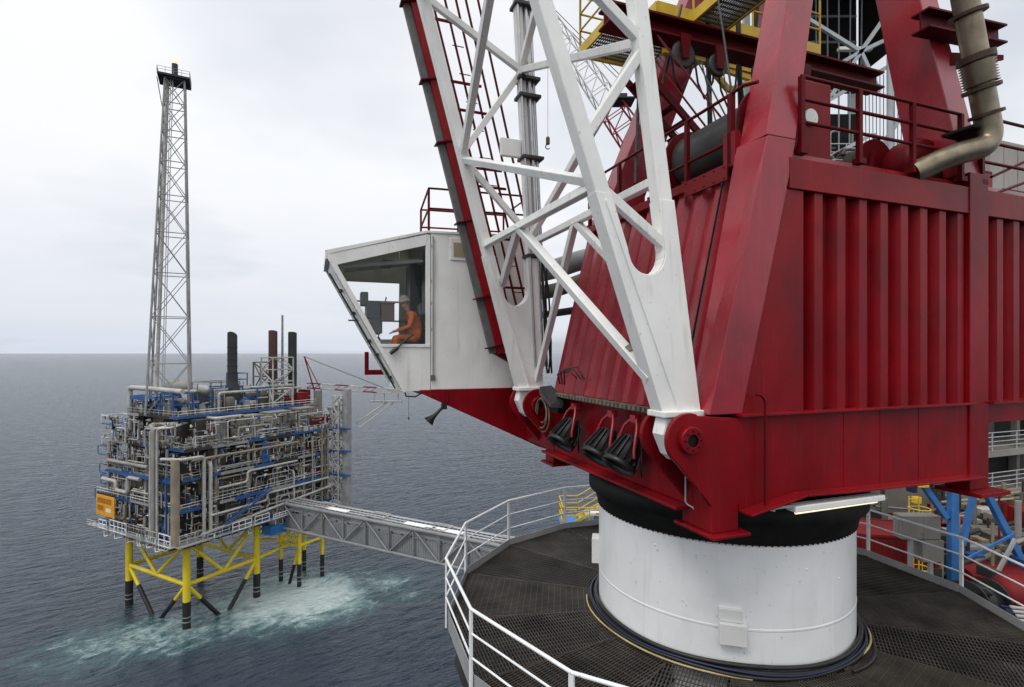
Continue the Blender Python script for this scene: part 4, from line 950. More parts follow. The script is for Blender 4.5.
# ============================================================ the operator
def skin_mesh(name, verts, edges, radii, root=0, sub=2):
    me = bpy.data.meshes.new(name); me.from_pydata(verts, edges, []); o = bpy.data.objects.new(name, me); COL.objects.link(o)
    sk = o.modifiers.new('skin', 'SKIN'); sk.use_smooth_shade = True
    ss = o.modifiers.new('sub', 'SUBSURF'); ss.levels = sub; ss.render_levels = sub
    for i, r in enumerate(radii):
        v = me.skin_vertices[0].data[i]; v.radius = (r, r) if not isinstance(r, tuple) else r
        v.use_root = (i == root)
    return o
CR = Matrix.Rotation(rad(20.381), 4, 'Z')
def world_of(u, v, z):
    p = cr((u, v, z)); q = CR @ p; return Vector((PX, PY, CB)) + q
op = empty('person', world_of(-5.14, 4.15, 0.26), rad(20.381)); op.scale = (1.18, 1.18, 1.18)
tag(op, 'person in orange jacket and grey hard hat sitting bent forward in the white cab', 'person')
# local: -x is the way the person faces, y to the person's right... metres from the seat top
V_ = []; E2 = []; R_ = []
def jv(p, r, par=None):
    V_.append(p); R_.append(r)
    if par is not None: E2.append((par, len(V_) - 1))
    return len(V_) - 1
pel = jv((0, 0, .09), (.15, .17)); wai = jv((-.03, 0, .27), (.135, .16), pel); che = jv((-.10, 0, .45), (.145, .185), wai); nk0 = jv((-.17, 0, .60), (.10, .13), che)
nec = jv((-.21, 0, .66), (.058, .06), nk0)
sh = {}
for s in (-1, 1):
    a = jv((-.14, s * .17, .56), .075, nk0); e_ = jv((-.22, s * .25, .30), .052, a); w_ = jv((-.43, s * .15, .24), .040, e_); sh[s] = w_
    h_ = jv((-.05, s * .10, .06), .095, pel); k_ = jv((-.47, s * .15, .10), .068, h_); an = jv((-.50, s * .14, -.30), .048, k_)
cov = skin_mesh('jacket', V_, E2, R_); cov.parent = op; cov.data.materials.append(M['orange'])
# head, neck and hands in one skin body
V_ = []; E2 = []; R_ = []
b0 = jv((-.19, 0, .62), .055); b1 = jv((-.235, 0, .71), .055, b0); b2 = jv((-.27, 0, .77), (.085, .075), b1); b3 = jv((-.29, 0, .84), (.095, .08), b2); b4 = jv((-.28, 0, .90), (.075, .07), b3)
ch_ = jv((-.345, 0, .745), .032, b2); no_ = jv((-.395, 0, .80), .014, b3)
for s in (-1, 1): jv((-.27, s * .085, .80), (.018, .03), b3)
body = skin_mesh('head', V_, E2, R_); body.parent = op; body.data.materials.append(M['skin'])
fe = MB()
for s in (-1, 1): fe.ball((-.370, s * .032, .825), .011, 8)
fe.ball((-.374, 0, .765), .018, 8, (.4, 1.2, .25)); fo = link('eyes_and_mouth', fe.mesh('eyes_and_mouth'), op); fo.data.materials.append(M['black'])
for s in (-1, 1):
    V_ = []; E2 = []; R_ = []
    wv = jv((-.42, s * .15, .24), .026); pv = jv((-.49, s * .13, .215), (.018, .038), wv)
    for k in range(4):
        y = s * .13 + (k - 1.5) * .021; L1 = (.036, .042, .040, .030)[k]
        f1 = jv((-.515, y, .205), .0105, pv); f2 = jv((-.515 - L1, y, .190), .0095, f1); f3 = jv((-.515 - L1 * 1.5, y, .162), .0085, f2)
    t1 = jv((-.475, s * .13 - s * .045, .205), .012, pv); t2 = jv((-.51, s * .13 - s * .058, .19), .010, t1)
    ho = skin_mesh('hand', V_, E2, R_, 0, 1); ho.parent = op; ho.data.materials.append(M['skin'])
hb = MB().lathe([(.001, .115), (.05, .108), (.09, .075), (.112, .02), (.115, -.01), (.135, -.02), (.135, -.028), (.108, -.022)], (-.285, 0, .865), Vector((-.25, 0, 1)), 24)
ho = link('hard_hat', hb.mesh('hard_hat'), op); ho.data.materials.append(M['helmet'])
bb = MB()
for s in (-1, 1):
    bb.path([(-.48, s * .14, -.28), (-.50, s * .14, -.36), (-.60, s * .14, -.40)], [.055, .06, .045], 10)
ho = link('boots', bb.mesh('boots'), op); ho.data.materials.append(M['black'])
hb = MB()
for s in (-1, 1): hb.path([(.135, s * .07, .30), (.10, s * .09, .50), (-.07, s * .11, .635), (-.235, s * .09, .56), (-.255, s * .08, .42), (-.17, s * .10, .26)], .018, 6)
hb.path([(.13, -.15, .27), (.14, 0, .27), (.13, .15, .27)], .02, 6)
ho = link('harness', hb.mesh('harness'), op); ho.data.materials.append(M['navy'])

# ============================================================ the neighbouring platform
OX, OY = -77.1, 129.8
ORZ = math.atan2(-0.476, 0.88)
M['housing'] = paint('grey_housing_paint', (0.25, 0.235, 0.205), 0.6, 0.2, 0.3, grime=0.3, streak=0.3, streak_col=(0.08, 0.07, 0.06))
plat = Thing('offshore_platform', (OX, OY, SEA), ORZ, lambda p: Vector(p) - Vector((0, 0, SEA)),
             'grey and blue gas platform on yellow legs rising from the sea, crowded with pipes', 'oil platform')
def pp(nm, mb, mat, parent=None, kind=None, label=None): return plat.part(nm, mb, mat, parent, kind=kind, label=label)
rnd = random.Random(11)
# ---- jacket
JL = [(-11.6, -8.6), (11.6, -8.6), (11.6, 8.5), (-11.6, 8.5)]
def jleg(a, b_, top=-40.2, r=.76, da=0, db=0):
    k = pp('jacket_leg', MB().tube((a, b_, -55.0), (a, b_, top), r, 16), 'jacket')
    pp('splash_sleeve', MB().tube((a, b_, SEA - 6), (a, b_, -54.2), r + .06, 16), 'jacket_black', k)
    for z in (-58.6, -57.6): pp('marker_band', MB().tube((a, b_, z), (a, b_, z + .22), r + .09, 16), 'pipe_grey', k)
for a, b_ in JL: jleg(a, b_)
def jbr(p, q, r=.40, zsplit=-54.6):
    p, q = Vector(p), Vector(q)
    if p.z < q.z: p, q = q, p
    if q.z < zsplit:
        m = p.lerp(q, (p.z - zsplit) / (p.z - q.z)); o = pp('jacket_brace', MB().tube(p, m, r, 12), 'jacket'); pp('splash_sleeve', MB().tube(m, q, r + .05, 12), 'jacket_black', o)
    else: pp('jacket_brace', MB().tube(p, q, r, 12), 'jacket')
zt, zm = -41.4, -50.6
for i in range(4):
    (a0, b0_), (a1, b1_) = JL[i], JL[(i + 1) % 4]
    jbr((a0, b0_, zm), (a1, b1_, zm), .46); jbr((a0, b0_, zt), (a1, b1_, zt), .42)
    ma, mb2 = (a0 + a1) / 2, (b0_ + b1_) / 2
    jbr((a0, b0_, zt), (ma, mb2, zm)); jbr((a1, b1_, zt), (ma, mb2, zm))
    if i < 2: jbr((a0, b0_, zm), (a0 + (a1 - a0) * .47, b0_ + (b1_ - b0_) * .47, SEA - 1.2), .42); jbr((a1, b1_, zm), (a1 + (a0 - a1) * .47, b1_ + (b0_ - b1_) * .47, SEA - 1.2), .42)
# smaller yellow riser frame beside the main jacket
RL = [(9.0, 17.5), (16.0, 17.5), (16.0, 25.0), (9.0, 25.0)]
for a, b_ in RL: jleg(a, b_, -45.0, .48)
for i in range(4):
    (a0, b0_), (a1, b1_) = RL[i], RL[(i + 1) % 4]
    jbr((a0, b0_, -45.4), (a1, b1_, -45.4), .38); jbr((a0, b0_, -49.6), (a1, b1_, -49.6), .38); jbr((a0, b0_, -45.4), (a1, b1_, -49.6), .32); (jbr((a1, b1_, -49.4), (a0 + (a1 - a0) * .4, b0_ + (b1_ - b0_) * .4, SEA - 1.5), .36) if i == 0 else None)
for f_ in (0, .33, .66, 1.0): jbr((11.6, 8.5, -42.0 - 4 * f_), (9.0, 17.5, -45.4 - 3.5 * f_), .3)
jbr((11.6, 8.5, -50.6), (12.5, 17.5, -49.6), .4); jbr((16, 17.5, -45.4), (12.5, 14, -41), .36); jbr((16, 25, -45.4), (13.5, 28, -41), .36)
# ---- decks
LV = [(-40.0, -18.2, 15, -12, 31), (-33.2, -18.8, 15, -12, 31), (-26.8, -17.4, 15, -11.5, 31), (-20.5, -14.0, 15, -11.0, 31), (-14.2, -12.2, 8.5, -8.6, 29.5)]
for i, (z, a0, a1, b0_, b1_) in enumerate(LV):
    d = pp('deck', MB().box((a0, b0_, z - .5), (a1, b1_, z)), 'deck_grey')
    e = .16
    def edge(p0, p1, ax, mats):
        x = p0[ax]
        while x < p1[ax] - .01:
            x2 = min(p1[ax], x + rnd.uniform(3.5, 9)); lo, hi = list(p0), list(p1); lo[ax], hi[ax] = x, x2; lo[2] += rnd.uniform(-.05, .22); hi[2] += rnd.uniform(-.05, .05)
            pp('edge_beam', MB().box(lo, hi), rnd.choice(mats), d); x = x2 + .004
    edge((a1 + .003, b0_, z - .72), (a1 + .16, b1_, z + .05), 1, ('blue', 'blue', 'module_dark', 'pipe_grey', 'blue'))
    edge((a0, b0_ - .16, z - .72), (a1, b0_ - .003, z + .05), 0, ('blue', 'blue', 'module_dark', 'pipe_grey'))
    edge((a0 - .16, b0_, z - .72), (a0 - .003, b1_, z + .05), 1, ('blue', 'module_dark'))
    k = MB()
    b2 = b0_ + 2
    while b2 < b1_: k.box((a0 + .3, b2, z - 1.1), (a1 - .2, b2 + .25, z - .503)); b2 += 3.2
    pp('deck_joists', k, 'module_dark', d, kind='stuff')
# ---- inner walls, panel by panel, so the depth between decks stays dark
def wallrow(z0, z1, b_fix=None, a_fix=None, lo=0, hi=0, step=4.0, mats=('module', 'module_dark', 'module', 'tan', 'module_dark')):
    x = lo
    while x < hi - 1:
        w_ = min(step * rnd.uniform(.7, 1.35), hi - x); dep = rnd.uniform(0, 1.1); h_ = z1 - rnd.choice((0, 0, .6, 1.4))
        mat = rnd.choice(mats)
        if a_fix is not None: bb = MB().box((a_fix - 3.5, x + .06, z0), (a_fix - dep, x + w_ - .06, h_))
        else: bb = MB().box((x + .06, b_fix + dep, z0), (x + w_ - .06, b_fix + 3.5, h_))
        o = pp('module_wall', bb, mat)
        rb = MB(); n = int(w_ / .8)
        for k in range(1, n):
            t_ = x + w_ * k / n
            if a_fix is not None: rb.box((a_fix - dep, t_ - .05, z0 + .1), (a_fix - dep + .10, t_ + .05, h_ - .1))
            else: rb.box((t_ - .05, b_fix + dep - .10, z0 + .1), (t_ + .05, b_fix + dep, h_ - .1))
        if n > 1: pp('wall_ribs', rb, mat, o, kind='stuff')
        x += w_
for i in range(4):
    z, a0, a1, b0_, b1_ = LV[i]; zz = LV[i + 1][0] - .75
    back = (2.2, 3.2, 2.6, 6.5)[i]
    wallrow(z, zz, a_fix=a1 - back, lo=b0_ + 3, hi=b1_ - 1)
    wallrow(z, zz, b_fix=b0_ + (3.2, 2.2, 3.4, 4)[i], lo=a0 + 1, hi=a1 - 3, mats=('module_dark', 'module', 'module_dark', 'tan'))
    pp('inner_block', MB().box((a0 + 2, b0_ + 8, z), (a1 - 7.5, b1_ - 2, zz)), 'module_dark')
# ---- columns
for b_ in (-4, 4, 12, 20, 28):
    pp('column', MB().tube((14.6, b_, -40), (14.6, b_, -20.8), .38, 10), 'module_pale')
for a in (-15, -7, 1, 9): pp('column', MB().tube((a, -11.6, -40), (a, -11.2, -20.8), .36, 10), 'pipe_grey')
# thick tan riser on the near corner and the white pair left of it
pp('riser', MB().tube((14.4, -12.6, -40.5), (14.4, -12.6, -22.3), .85, 16), 'tan', label='thick tan riser on the near corner')
for da, r_, mt in ((6.3, .30, 'lag'), (7.5, .50, 'module_pale'), (8.8, .26, 'lag')):
    pp('riser', MB().bent([(da, -13.2, -39.5), (da, -13.2, -15.8 - rnd.uniform(0, 1.5)), (da + rnd.choice((-3, 4)), -12.4, -15.8), (da, -8, -15.8)], r_, 1.2, 12), mt)
pp('riser', MB().bent([(15.6, -7.2, -39.8), (15.6, -7.2, -22.4), (15.4, -12, -22.4), (10, -13, -22.6)], .36, 1.0, 12), 'lag')
pp('riser', MB().bent([(15.7, -5.8, -39.8), (15.7, -5.8, -24), (13.4, -5.8, -24)], .40, 1.0, 12), 'lag')
# ---- big lagged headers
for pts, r_, mt in ([([(15.9, -8, -39.2), (15.9, 30.5, -36.2)], .32, 'lag'), ([(16.1, -6, -35.5), (16.1, 8, -35.5), (16.1, 8, -33.9), (16.1, 27, -33.9)], .26, 'lag'),
     ([(15.6, -10, -22.9), (15.6, 18, -22.9), (13.2, 18, -22.9)], .30, 'tan'), ([(15.8, -4, -30), (15.8, 3, -30), (15.8, 3, -27.6), (15.8, 17, -27.6)], .26, 'lag'),
     ([(15.8, 16, -38), (15.8, 16, -30), (14, 16, -30)], .24, 'lag'), ([(15.7, 22, -38), (15.7, 22, -22)], .22, 'pipe_grey'),
     ([(-15, -12.6, -29.5), (-9, -12.6, -29.5), (-9, -12.6, -31.5), (-4, -12.6, -31.5), (-4, -12.6, -28), (1, -12.6, -28)], .42, 'lag'),
     ([(-13, -12.5, -23.3), (-13, -12.5, -25), (4, -12.5, -25)], .40, 'module_pale'), ([(-14, -12.3, -37.8), (-6, -12.3, -37.8), (-6, -12.3, -34.5)], .34, 'tan'),
     ([(11.5, 5, -20.3), (11.5, 5, -15.0), (11.5, -2, -15.0), (8, -2, -15)], .38, 'lag'), ([(-12.5, -8, -20), (-12.5, -8, -8.3), (-5, -8, -8.3), (9, -8, -8.6)], .60, 'lag'),
     ([(-4, -5, -14), (-4, -5, -9.2), (2, 0, -9.2), (6, 24, -8.8)], .42, 'lag'), ([(6.5, 2, -14), (6.5, 2, -9.6), (6.5, 26, -9.6)], .32, 'lag'), ([(3, -7.4, -14), (3, -7.4, -10.5), (8, -7.4, -10.5)], .4, 'module_pale')]):
    pp('pipe', MB().bent(pts, r_, .9, 10), mt)
# ---- many smaller pipes along both seen faces
for i in range(4):
    z = LV[i][0]; zz = LV[i + 1][0] - .9
    for k in range(15):
        b_ = rnd.uniform(-10, 30); L1 = rnd.uniform(2, 10); h1 = rnd.uniform(z + .6, zz); mt = rnd.choice(('lag', 'lag', 'pipe_grey', 'galv', 'tan'))
        pp('pipe', MB().bent([(14.0 - rnd.uniform(0, 1.4), b_, z), (14.6 + rnd.uniform(-.4, .9), b_, z + .5), (14.8, b_, h1), (14.8 + rnd.uniform(-.3, .8), min(b_ + L1, 30.5), h1), (14.4, min(b_ + L1, 30.5), rnd.choice((z, zz)))], rnd.uniform(.09, .20), .5, 8, 3), mt)
    for k in range(12):
        a = rnd.uniform(-16, 12); L1 = rnd.uniform(2, 8); h1 = rnd.uniform(z + .6, zz); mt = rnd.choice(('lag', 'pipe_grey', 'pipe_grey', 'galv', 'tan'))
        b2 = -11.9 + rnd.uniform(-.5, .8)
        pp('pipe', MB().bent([(a, b2, z), (a, b2, h1), (min(a + L1, 14), b2, h1), (min(a + L1, 14), b2, rnd.choice((z, zz)))], rnd.uniform(.09, .22), .5, 8, 3), mt)
# ---- stubs, valves, brackets, cable ladders: too small to pick apart, joined
for mt, n in (('lag', 190), ('pipe_grey', 230), ('module_pale', 170), ('blue', 130), ('module_dark', 420), ('module', 260), ('tan', 120), ('box_red', 24), ('rail_white', 160)):
    bb = MB()
    for _ in range(n):
        lv = rnd.randrange(4); z = LV[lv][0]; zz = LV[lv + 1][0] - .8; h1 = rnd.uniform(z, zz)
        if rnd.random() < .62: a, b_ = 15.2 - abs(rnd.gauss(0, .9)), rnd.uniform(-11, 30.5)
        else: a, b_ = rnd.uniform(-16.5, 14), -12.0 + abs(rnd.gauss(0, .9))
        k = rnd.random()
        if k < .35: bb.tube((a, b_, h1), (a, b_, min(zz, h1 + rnd.uniform(.6, 3))), rnd.uniform(.05, .14), 5)
        elif k < .65:
            L1 = rnd.uniform(.5, 3.0)
            if a > 14: bb.tube((a, b_, h1), (a, min(31, b_ + L1), h1), rnd.uniform(.05, .13), 5)
            else: bb.tube((a, b_, h1), (a + L1, b_, h1), rnd.uniform(.05, .13), 5)
        else:
            s1, s2, s3 = (rnd.uniform(.15, .7) for _ in range(3)); bb.box((a - s1/2, b_ - s2/2, h1), (a + s1/2, b_ + s2/2, h1 + s3))
    pp('fittings', bb, mt, kind='stuff')
for mt, n in (('lag', 120), ('pipe_grey', 120), ('module_pale', 120), ('blue', 60), ('module_dark', 100), ('rail_white', 50)):
    bb = MB()
    for _ in range(n):
        if rnd.random() < .62: a, b_, z = rnd.uniform(-15, 8), rnd.uniform(-8.5, 28), -14.15
        else: a, b_, z = rnd.uniform(13, 14.8), rnd.uniform(-10, 30), -20.45
        h1 = rnd.uniform(.3, 2.8 if z > -18 else 1.3); k = rnd.random()
        if k < .4: bb.tube((a, b_, z), (a, b_, z + h1), rnd.uniform(.05, .2), 5)
        elif k < .6: bb.tube((a, b_, z + h1), (a + rnd.uniform(-2, 2), b_ + rnd.uniform(.5, 3), z + h1), rnd.uniform(.06, .16), 5)
        else:
            s1, s2 = rnd.uniform(.3, 1.2), rnd.uniform(.3, 1.4); bb.box((a - s1/2, b_ - s2/2, z), (a + s1/2, b_ + s2/2, z + h1))
    pp('fittings', bb, mt, kind='stuff')
# ---- equipment standing on the decks
def equip(a, b_, z, mat, s=1.0, kind=None):
    kind = kind or rnd.choice(('skid', 'tank', 'box', 'vessel'))
    if kind == 'box':
        w_, d_, h_ = rnd.uniform(1, 2.4) * s, rnd.uniform(1, 2.4) * s, rnd.uniform(1.2, 2.8) * s
        o = pp('cabinet', MB().box((a - w_/2, b_ - d_/2, z), (a + w_/2, b_ + d_/2, z + h_)), mat)
        pp('cabinet_door', MB().box((a + w_/2, b_ - d_*.4, z + .15), (a + w_/2 + .05, b_ - .04, z + h_ - .15)).box((a + w_/2, b_ + .04, z + .15), (a + w_/2 + .05, b_ + d_*.4, z + h_ - .15)), mat, o, kind='stuff')
    elif kind == 'tank':
        r_, h_ = rnd.uniform(.5, 1.1) * s, rnd.uniform(1.6, 3) * s
        pp('tank', MB().lathe([(0, 0), (r_, 0), (r_, h_ * .85), (r_ * .8, h_ * .95), (0, h_)], (a, b_, z), n=16), mat)
    elif kind == 'vessel':
        r_, L1 = rnd.uniform(.5, .9) * s, rnd.uniform(2, 4) * s
        pp('vessel', MB().lathe([(0, -L1/2 - r_*.6), (r_ * .7, -L1/2 - r_*.3), (r_, -L1/2), (r_, L1/2), (r_ * .7, L1/2 + r_*.3), (0, L1/2 + r_*.6)], (a, b_, z + r_ + .5), (0, 1, 0), 14).box((a - .3, b_ - L1*.35 - .15, z), (a + .3, b_ - L1*.35 + .15, z + .6)).box((a - .3, b_ + L1*.35 - .15, z), (a + .3, b_ + L1*.35 + .15, z + .6)), mat)
    else:
        bb = MB(); L1 = rnd.uniform(1.5, 3) * s
        for q in range(2):
            for w_ in (-.6, .6): bb.beam((a + w_, b_ + (q - .5) * L1, z), (a + w_, b_ + (q - .5) * L1, z + 2.2 * s), .14, .14)
        for w_ in (-.6, .6):
            for h_ in (.15, 2.2 * s): bb.beam((a + w_, b_ - L1/2, z + h_), (a + w_, b_ + L1/2, z + h_), .14, .14)
        for q in (-.5, .5): bb.beam((a - .6, b_ + q * L1, z + 2.2 * s), (a + .6, b_ + q * L1, z + 2.2 * s), .14, .14)
        bb.ball((a, b_, z + 1.0 * s), .7 * s, 10); o = pp('skid', bb, mat)
for i in range(4):
    z = LV[i][0]
    for k in range(9): equip(13.0 - rnd.uniform(0, .8), rnd.uniform(-9, 29), z, rnd.choice(('module_pale', 'module', 'pipe_grey', 'tan', 'blue', 'lag')), .8)
    for k in range(7): equip(rnd.uniform(-15, 11), -10.2 + rnd.uniform(0, .8), z, rnd.choice(('module_pale', 'pipe_grey', 'blue', 'tan', 'module')), .8)
for b_, z in ((20.5, -26.8), (23.5, -26.8), (26, -26.8), (22, -33.2), (25, -33.2), (28, -33.2), (21, -39.9), (1, -41.9), (8, -41.9), (-8, -41.9)):
    pp('red_cabinet', MB().box((13.4, b_ - .8, z + .1), (14.5, b_ + .8, z + 2.2)), 'box_red')
# grey ribbed housings on the upper right terrace
for b_, w_, h_ in ((-2, 5, 4.4), (6.5, 6, 5.2), (14.5, 6.5, 5.4), (23, 5.5, 5.6)):
    o = pp('ribbed_housing', MB().box((8.8, b_ - w_/2, -20.5), (12.6, b_ + w_/2, -20.5 + h_)), 'housing')
    rb = MB()
    for k in range(int(w_ / .7)): rb.box((12.6, b_ - w_/2 + .2 + k * .7, -20.3), (12.76, b_ - w_/2 + .42 + k * .7, -20.6 + h_))
    pp('housing_ribs', rb, 'housing', o, kind='stuff')
    pp('housing_lid', MB().box((8.7, b_ - w_/2 - .1, -20.5 + h_ + .003), (12.8, b_ + w_/2 + .1, -20.3 + h_)), 'module_pale', o)
for k in range(18): equip(rnd.uniform(13.4, 14.4), rnd.uniform(-9, 29), -20.45, rnd.choice(('module_pale', 'tan', 'lag', 'module', 'module_pale')), .55)
for b_ in (24.5, 27.5): pp('red_cabinet', MB().box((13.2, b_ - 1, -20.4), (14.4, b_ + 1, -17.6)), 'box_red')
# top deck
zt = -14.15
for k in range(30): equip(rnd.uniform(-14, 7), rnd.uniform(-8, 28), zt, rnd.choice(('pipe_grey', 'module_pale', 'blue', 'blue', 'lag', 'module', 'tan')), 1.2)
def bframe(a, b_, w_, d_, z0, z1, mat='blue', t_=.28, n=2):
    bb = MB()
    for x in (a, a + w_):
        for y in (b_, b_ + d_): bb.beam((x, y, z0), (x, y, z1), t_, t_)
    for j in range(1, n + 1):
        zz = z0 + (z1 - z0) * j / n
        for y in (b_, b_ + d_): bb.beam((a, y, zz), (a + w_, y, zz), t_, t_)
        for x in (a, a + w_): bb.beam((x, b_, zz), (x, b_ + d_, zz), t_, t_)
    return pp('steel_frame', bb, mat)
bframe(-11, -8.2, 10, 5.6, zt, -10.2); bframe(1.5, -8.6, 5, 4.4, zt, -9.2); bframe(-3, 2, 7, 8, zt, -8.6); bframe(-11, 6, 8, 8, zt, -7.6, 'pipe_grey'); bframe(2, 12, 5, 4, zt, -9)
pp('blue_girder', MB().box((-11, -8.75, -11.0), (-4, -8.55, -10.2)), 'blue'); pp('blue_floor', MB().box((-11, -8.2, -10.7), (-1, -2.8, -10.5)), 'blue_deck')
pp('yellow_lid', MB().lathe([(0, 0), (1.6, 0), (1.6, .25), (0, .25)], (4, -6.4, -9.1), n=20), 'yellow')
pp('vessel', MB().lathe([(0, -4), (1.0, -3.6), (1.4, -2.6), (1.4, 2.6), (1.0, 3.6), (0, 4)], (-5.5, -1, -8.3), (1, .15, 0), 18), 'module_pale')
pp('vessel', MB().lathe([(0, -2.4), (.9, -2.0), (1.1, -1.4), (1.1, 1.4), (.9, 2.0), (0, 2.4)], (1.5, 1, -8.9), (1, 0, 0), 18), 'lag')
pp('tower_frame', MB().box((0, 9, -8.6), (2.2, 11.5, -8.4)), 'deck_grey'); bframe(-1, 9, 4, 3, -8.4, -5.2, 'blue', .2)
pp('red_cabinet', MB().box((4.5, 23.5, zt), (7.8, 27.5, -11.0)), 'box_red'); pp('red_cabinet', MB().box((3.0, 28, zt), (6.5, 29.3, -10.4)), 'box_red'); pp('red_cabinet', MB().box((6.2, 20, zt), (7.6, 22, -11.5)), 'box_red')
for k in range(14):
    a, b_ = rnd.uniform(-11, 7), rnd.uniform(-7, 28); pp('mast_pole', MB().tube((a, b_, zt), (a, b_, zt + rnd.uniform(3, 8)), .12, 6), rnd.choice(('pipe_grey', 'lag', 'module')))
for a, b_, w_, d_, h_, mt in ((-8, 3, 4, 5, 4.2, 'module'), (-2, 12, 4, 5, 3.6, 'housing'), (-9, 17, 5, 6, 4.8, 'module_dark'), (3, 14.5, 3, 4, 3.4, 'module')):
    pp('equipment_house', MB().box((a, b_, zt), (a + w_, b_ + d_, zt + h_)), mt)
# exhaust stacks on the top deck
def stack(a, b_, z0, z1, r_, mat, flare=None, label=None, cut=.6):
    prof = [(r_, 0), (r_, z1 - z0 - cut)]
    if flare: prof = [(flare, 0), (flare, 2.0), (r_ * 1.15, 6.0), (r_, 6.8), (r_, z1 - z0 - cut)]
    bb = MB().lathe(prof, (a, b_, z0), n=18)
    n = 18; vs = [(a + r_ * math.cos(2*PI*i/n), b_ + r_ * math.sin(2*PI*i/n), z1 - cut) for i in range(n)]
    vs += [(a + r_ * math.cos(2*PI*i/n), b_ + r_ * math.sin(2*PI*i/n), z1 - cut/2 + cut * .5 * math.cos(2*PI*i/n + 1)) for i in range(n)]
    bb.add(vs, [(i, (i+1) % n, n + (i+1) % n, n + i) for i in range(n)], True)
    o = pp('exhaust_stack', bb, mat, label=label)
    for z in ([z0 + 8.5 + 1.6 * i for i in range(int((z1 - z0 - 10) / 1.6))] if flare else [z0 + 4, z0 + 8]):
        pp('stack_ring', MB().lathe([(r_ + .01, 0), (r_ + .10, 0), (r_ + .10, .15), (r_ + .01, .15)], (a, b_, z), n=18, smooth=False), mat, o)
stack(2.8, 8.0, -13.5, 5.4, 1.15, 'stack_dark', 2.3, 'black stack flaring out at its foot', 1.6)
stack(2.6, 20.0, -13.8, 6.2, 1.15, 'stack_brown', label='rusty brown stack')
stack(5.0, 24.4, -13.8, 5.9, 1.15, 'stack_dark', label='plain black stack right of the brown one')
pp('mast', MB().tube((3.0, 22.7, -14), (3.0, 22.7, 10.5), .36, 10, .28), 'pipe_grey')
# white truss tower round the stacks
def truss(a, b_, w_, d_, z0, z1, n, mat, nm='truss', t_=.16):
    o = None; C4 = [(a, b_), (a + w_, b_), (a + w_, b_ + d_), (a, b_ + d_)]; bb = MB()
    for x, y in C4: bb.tube((x, y, z0), (x, y, z1), t_ * 1.3, 6)
    for i in range(n):
        za, zb = z0 + (z1 - z0) * i / n, z0 + (z1 - z0) * (i + 1) / n
        for j in range(4):
            p, q = C4[j], C4[(j + 1) % 4]
            bb.tube((p[0], p[1], zb), (q[0], q[1], zb), t_, 6)
            bb.tube((p[0], p[1], za if (i + j) % 2 else zb), (q[0], q[1], zb if (i + j) % 2 else za), t_, 6)
    return pp(nm, bb, mat, kind='stuff')
truss(2.4, 16.6, 4.6, 6.4, zt, -1.2, 4, 'lag'); truss(7.2, 15.5, 1.2, 6, -20.5, -9.4, 3, 'lag'); truss(-1.5, 17, 3, 5, zt, -2.5, 3, 'module')
# stair tower and grey shaft on the far right corner
truss(15.3, 29.2, 2.2, 2.6, -41.5, -12.0, 12, 'lag', 'stair_tower', .15)
st = MB()
for k in range(12):
    z0 = -41.5 + k * 2.45; y0, y1 = ((29.4, 31.6) if k % 2 else (31.6, 29.4)); st.beam((16.4, y0, z0), (16.4, y1, z0 + 2.45), .9, .14)
pp('stair_flights', st, 'galv', kind='stuff')
pp('shaft', MB().box((17.6, 30.6, -43), (19.3, 32.4, -10.0)), 'pipe_grey', label='tall pale grey shaft at the far right corner')
for z in (-33.4, -26.8, -20.6):
    pp('blue_landing', MB().box((15.2, 29.0, z - .35), (17.58, 32, z)).box((17.4, 29.6, z - .35), (21.0, 30.58, z)), 'blue')
for k in range(3): pp('riser', MB().tube((15.2, 25.6 + k * 1.0, -40), (15.2, 25.6 + k * 1.0, -20.6), .30, 10), 'tan' if k != 1 else 'module')
# blue stair on the right face
o = pp('stair', MB().beam((15.4, -3.0, -38.6), (15.4, 9.0, -33.0), .15, .5, (1, 0, 0)).beam((16.6, -3.0, -38.6), (16.6, 9.0, -33.0), .15, .5, (1, 0, 0)), 'blue')
tr = MB()
for k in range(26): tr.box((15.47, -2.9 + k * .46, -38.5 + k * .215), (16.53, -2.6 + k * .46, -38.45 + k * .215))
pp('stair_treads', tr, 'galv', o, kind='stuff')
rb, pb = MB(), MB(); rail_run(rb, pb, [(16.65, -3.0, -38.4), (16.65, 9.0, -32.8)], 1.1, .06, 1.5, (.5,)); pp('stair_rail', rb, 'blue', o)
pp('blue_panel', MB().box((15.1, 7.3, -26.5), (15.25, 9.3, -21.5)), 'blue'); pp('blue_beam', MB().box((-14, -12.4, -27.8), (14, -12.2, -27.1)), 'blue')
pp('steel_frame', MB().beam((4.2, -12.3, -39.8), (4.2, -12.3, -27), .3, .3).beam((10.6, -12.3, -39.8), (10.6, -12.3, -27), .3, .3).beam((10.6, -12.3, -39.0), (4.2, -12.3, -33.2), .22, .22), 'blue')
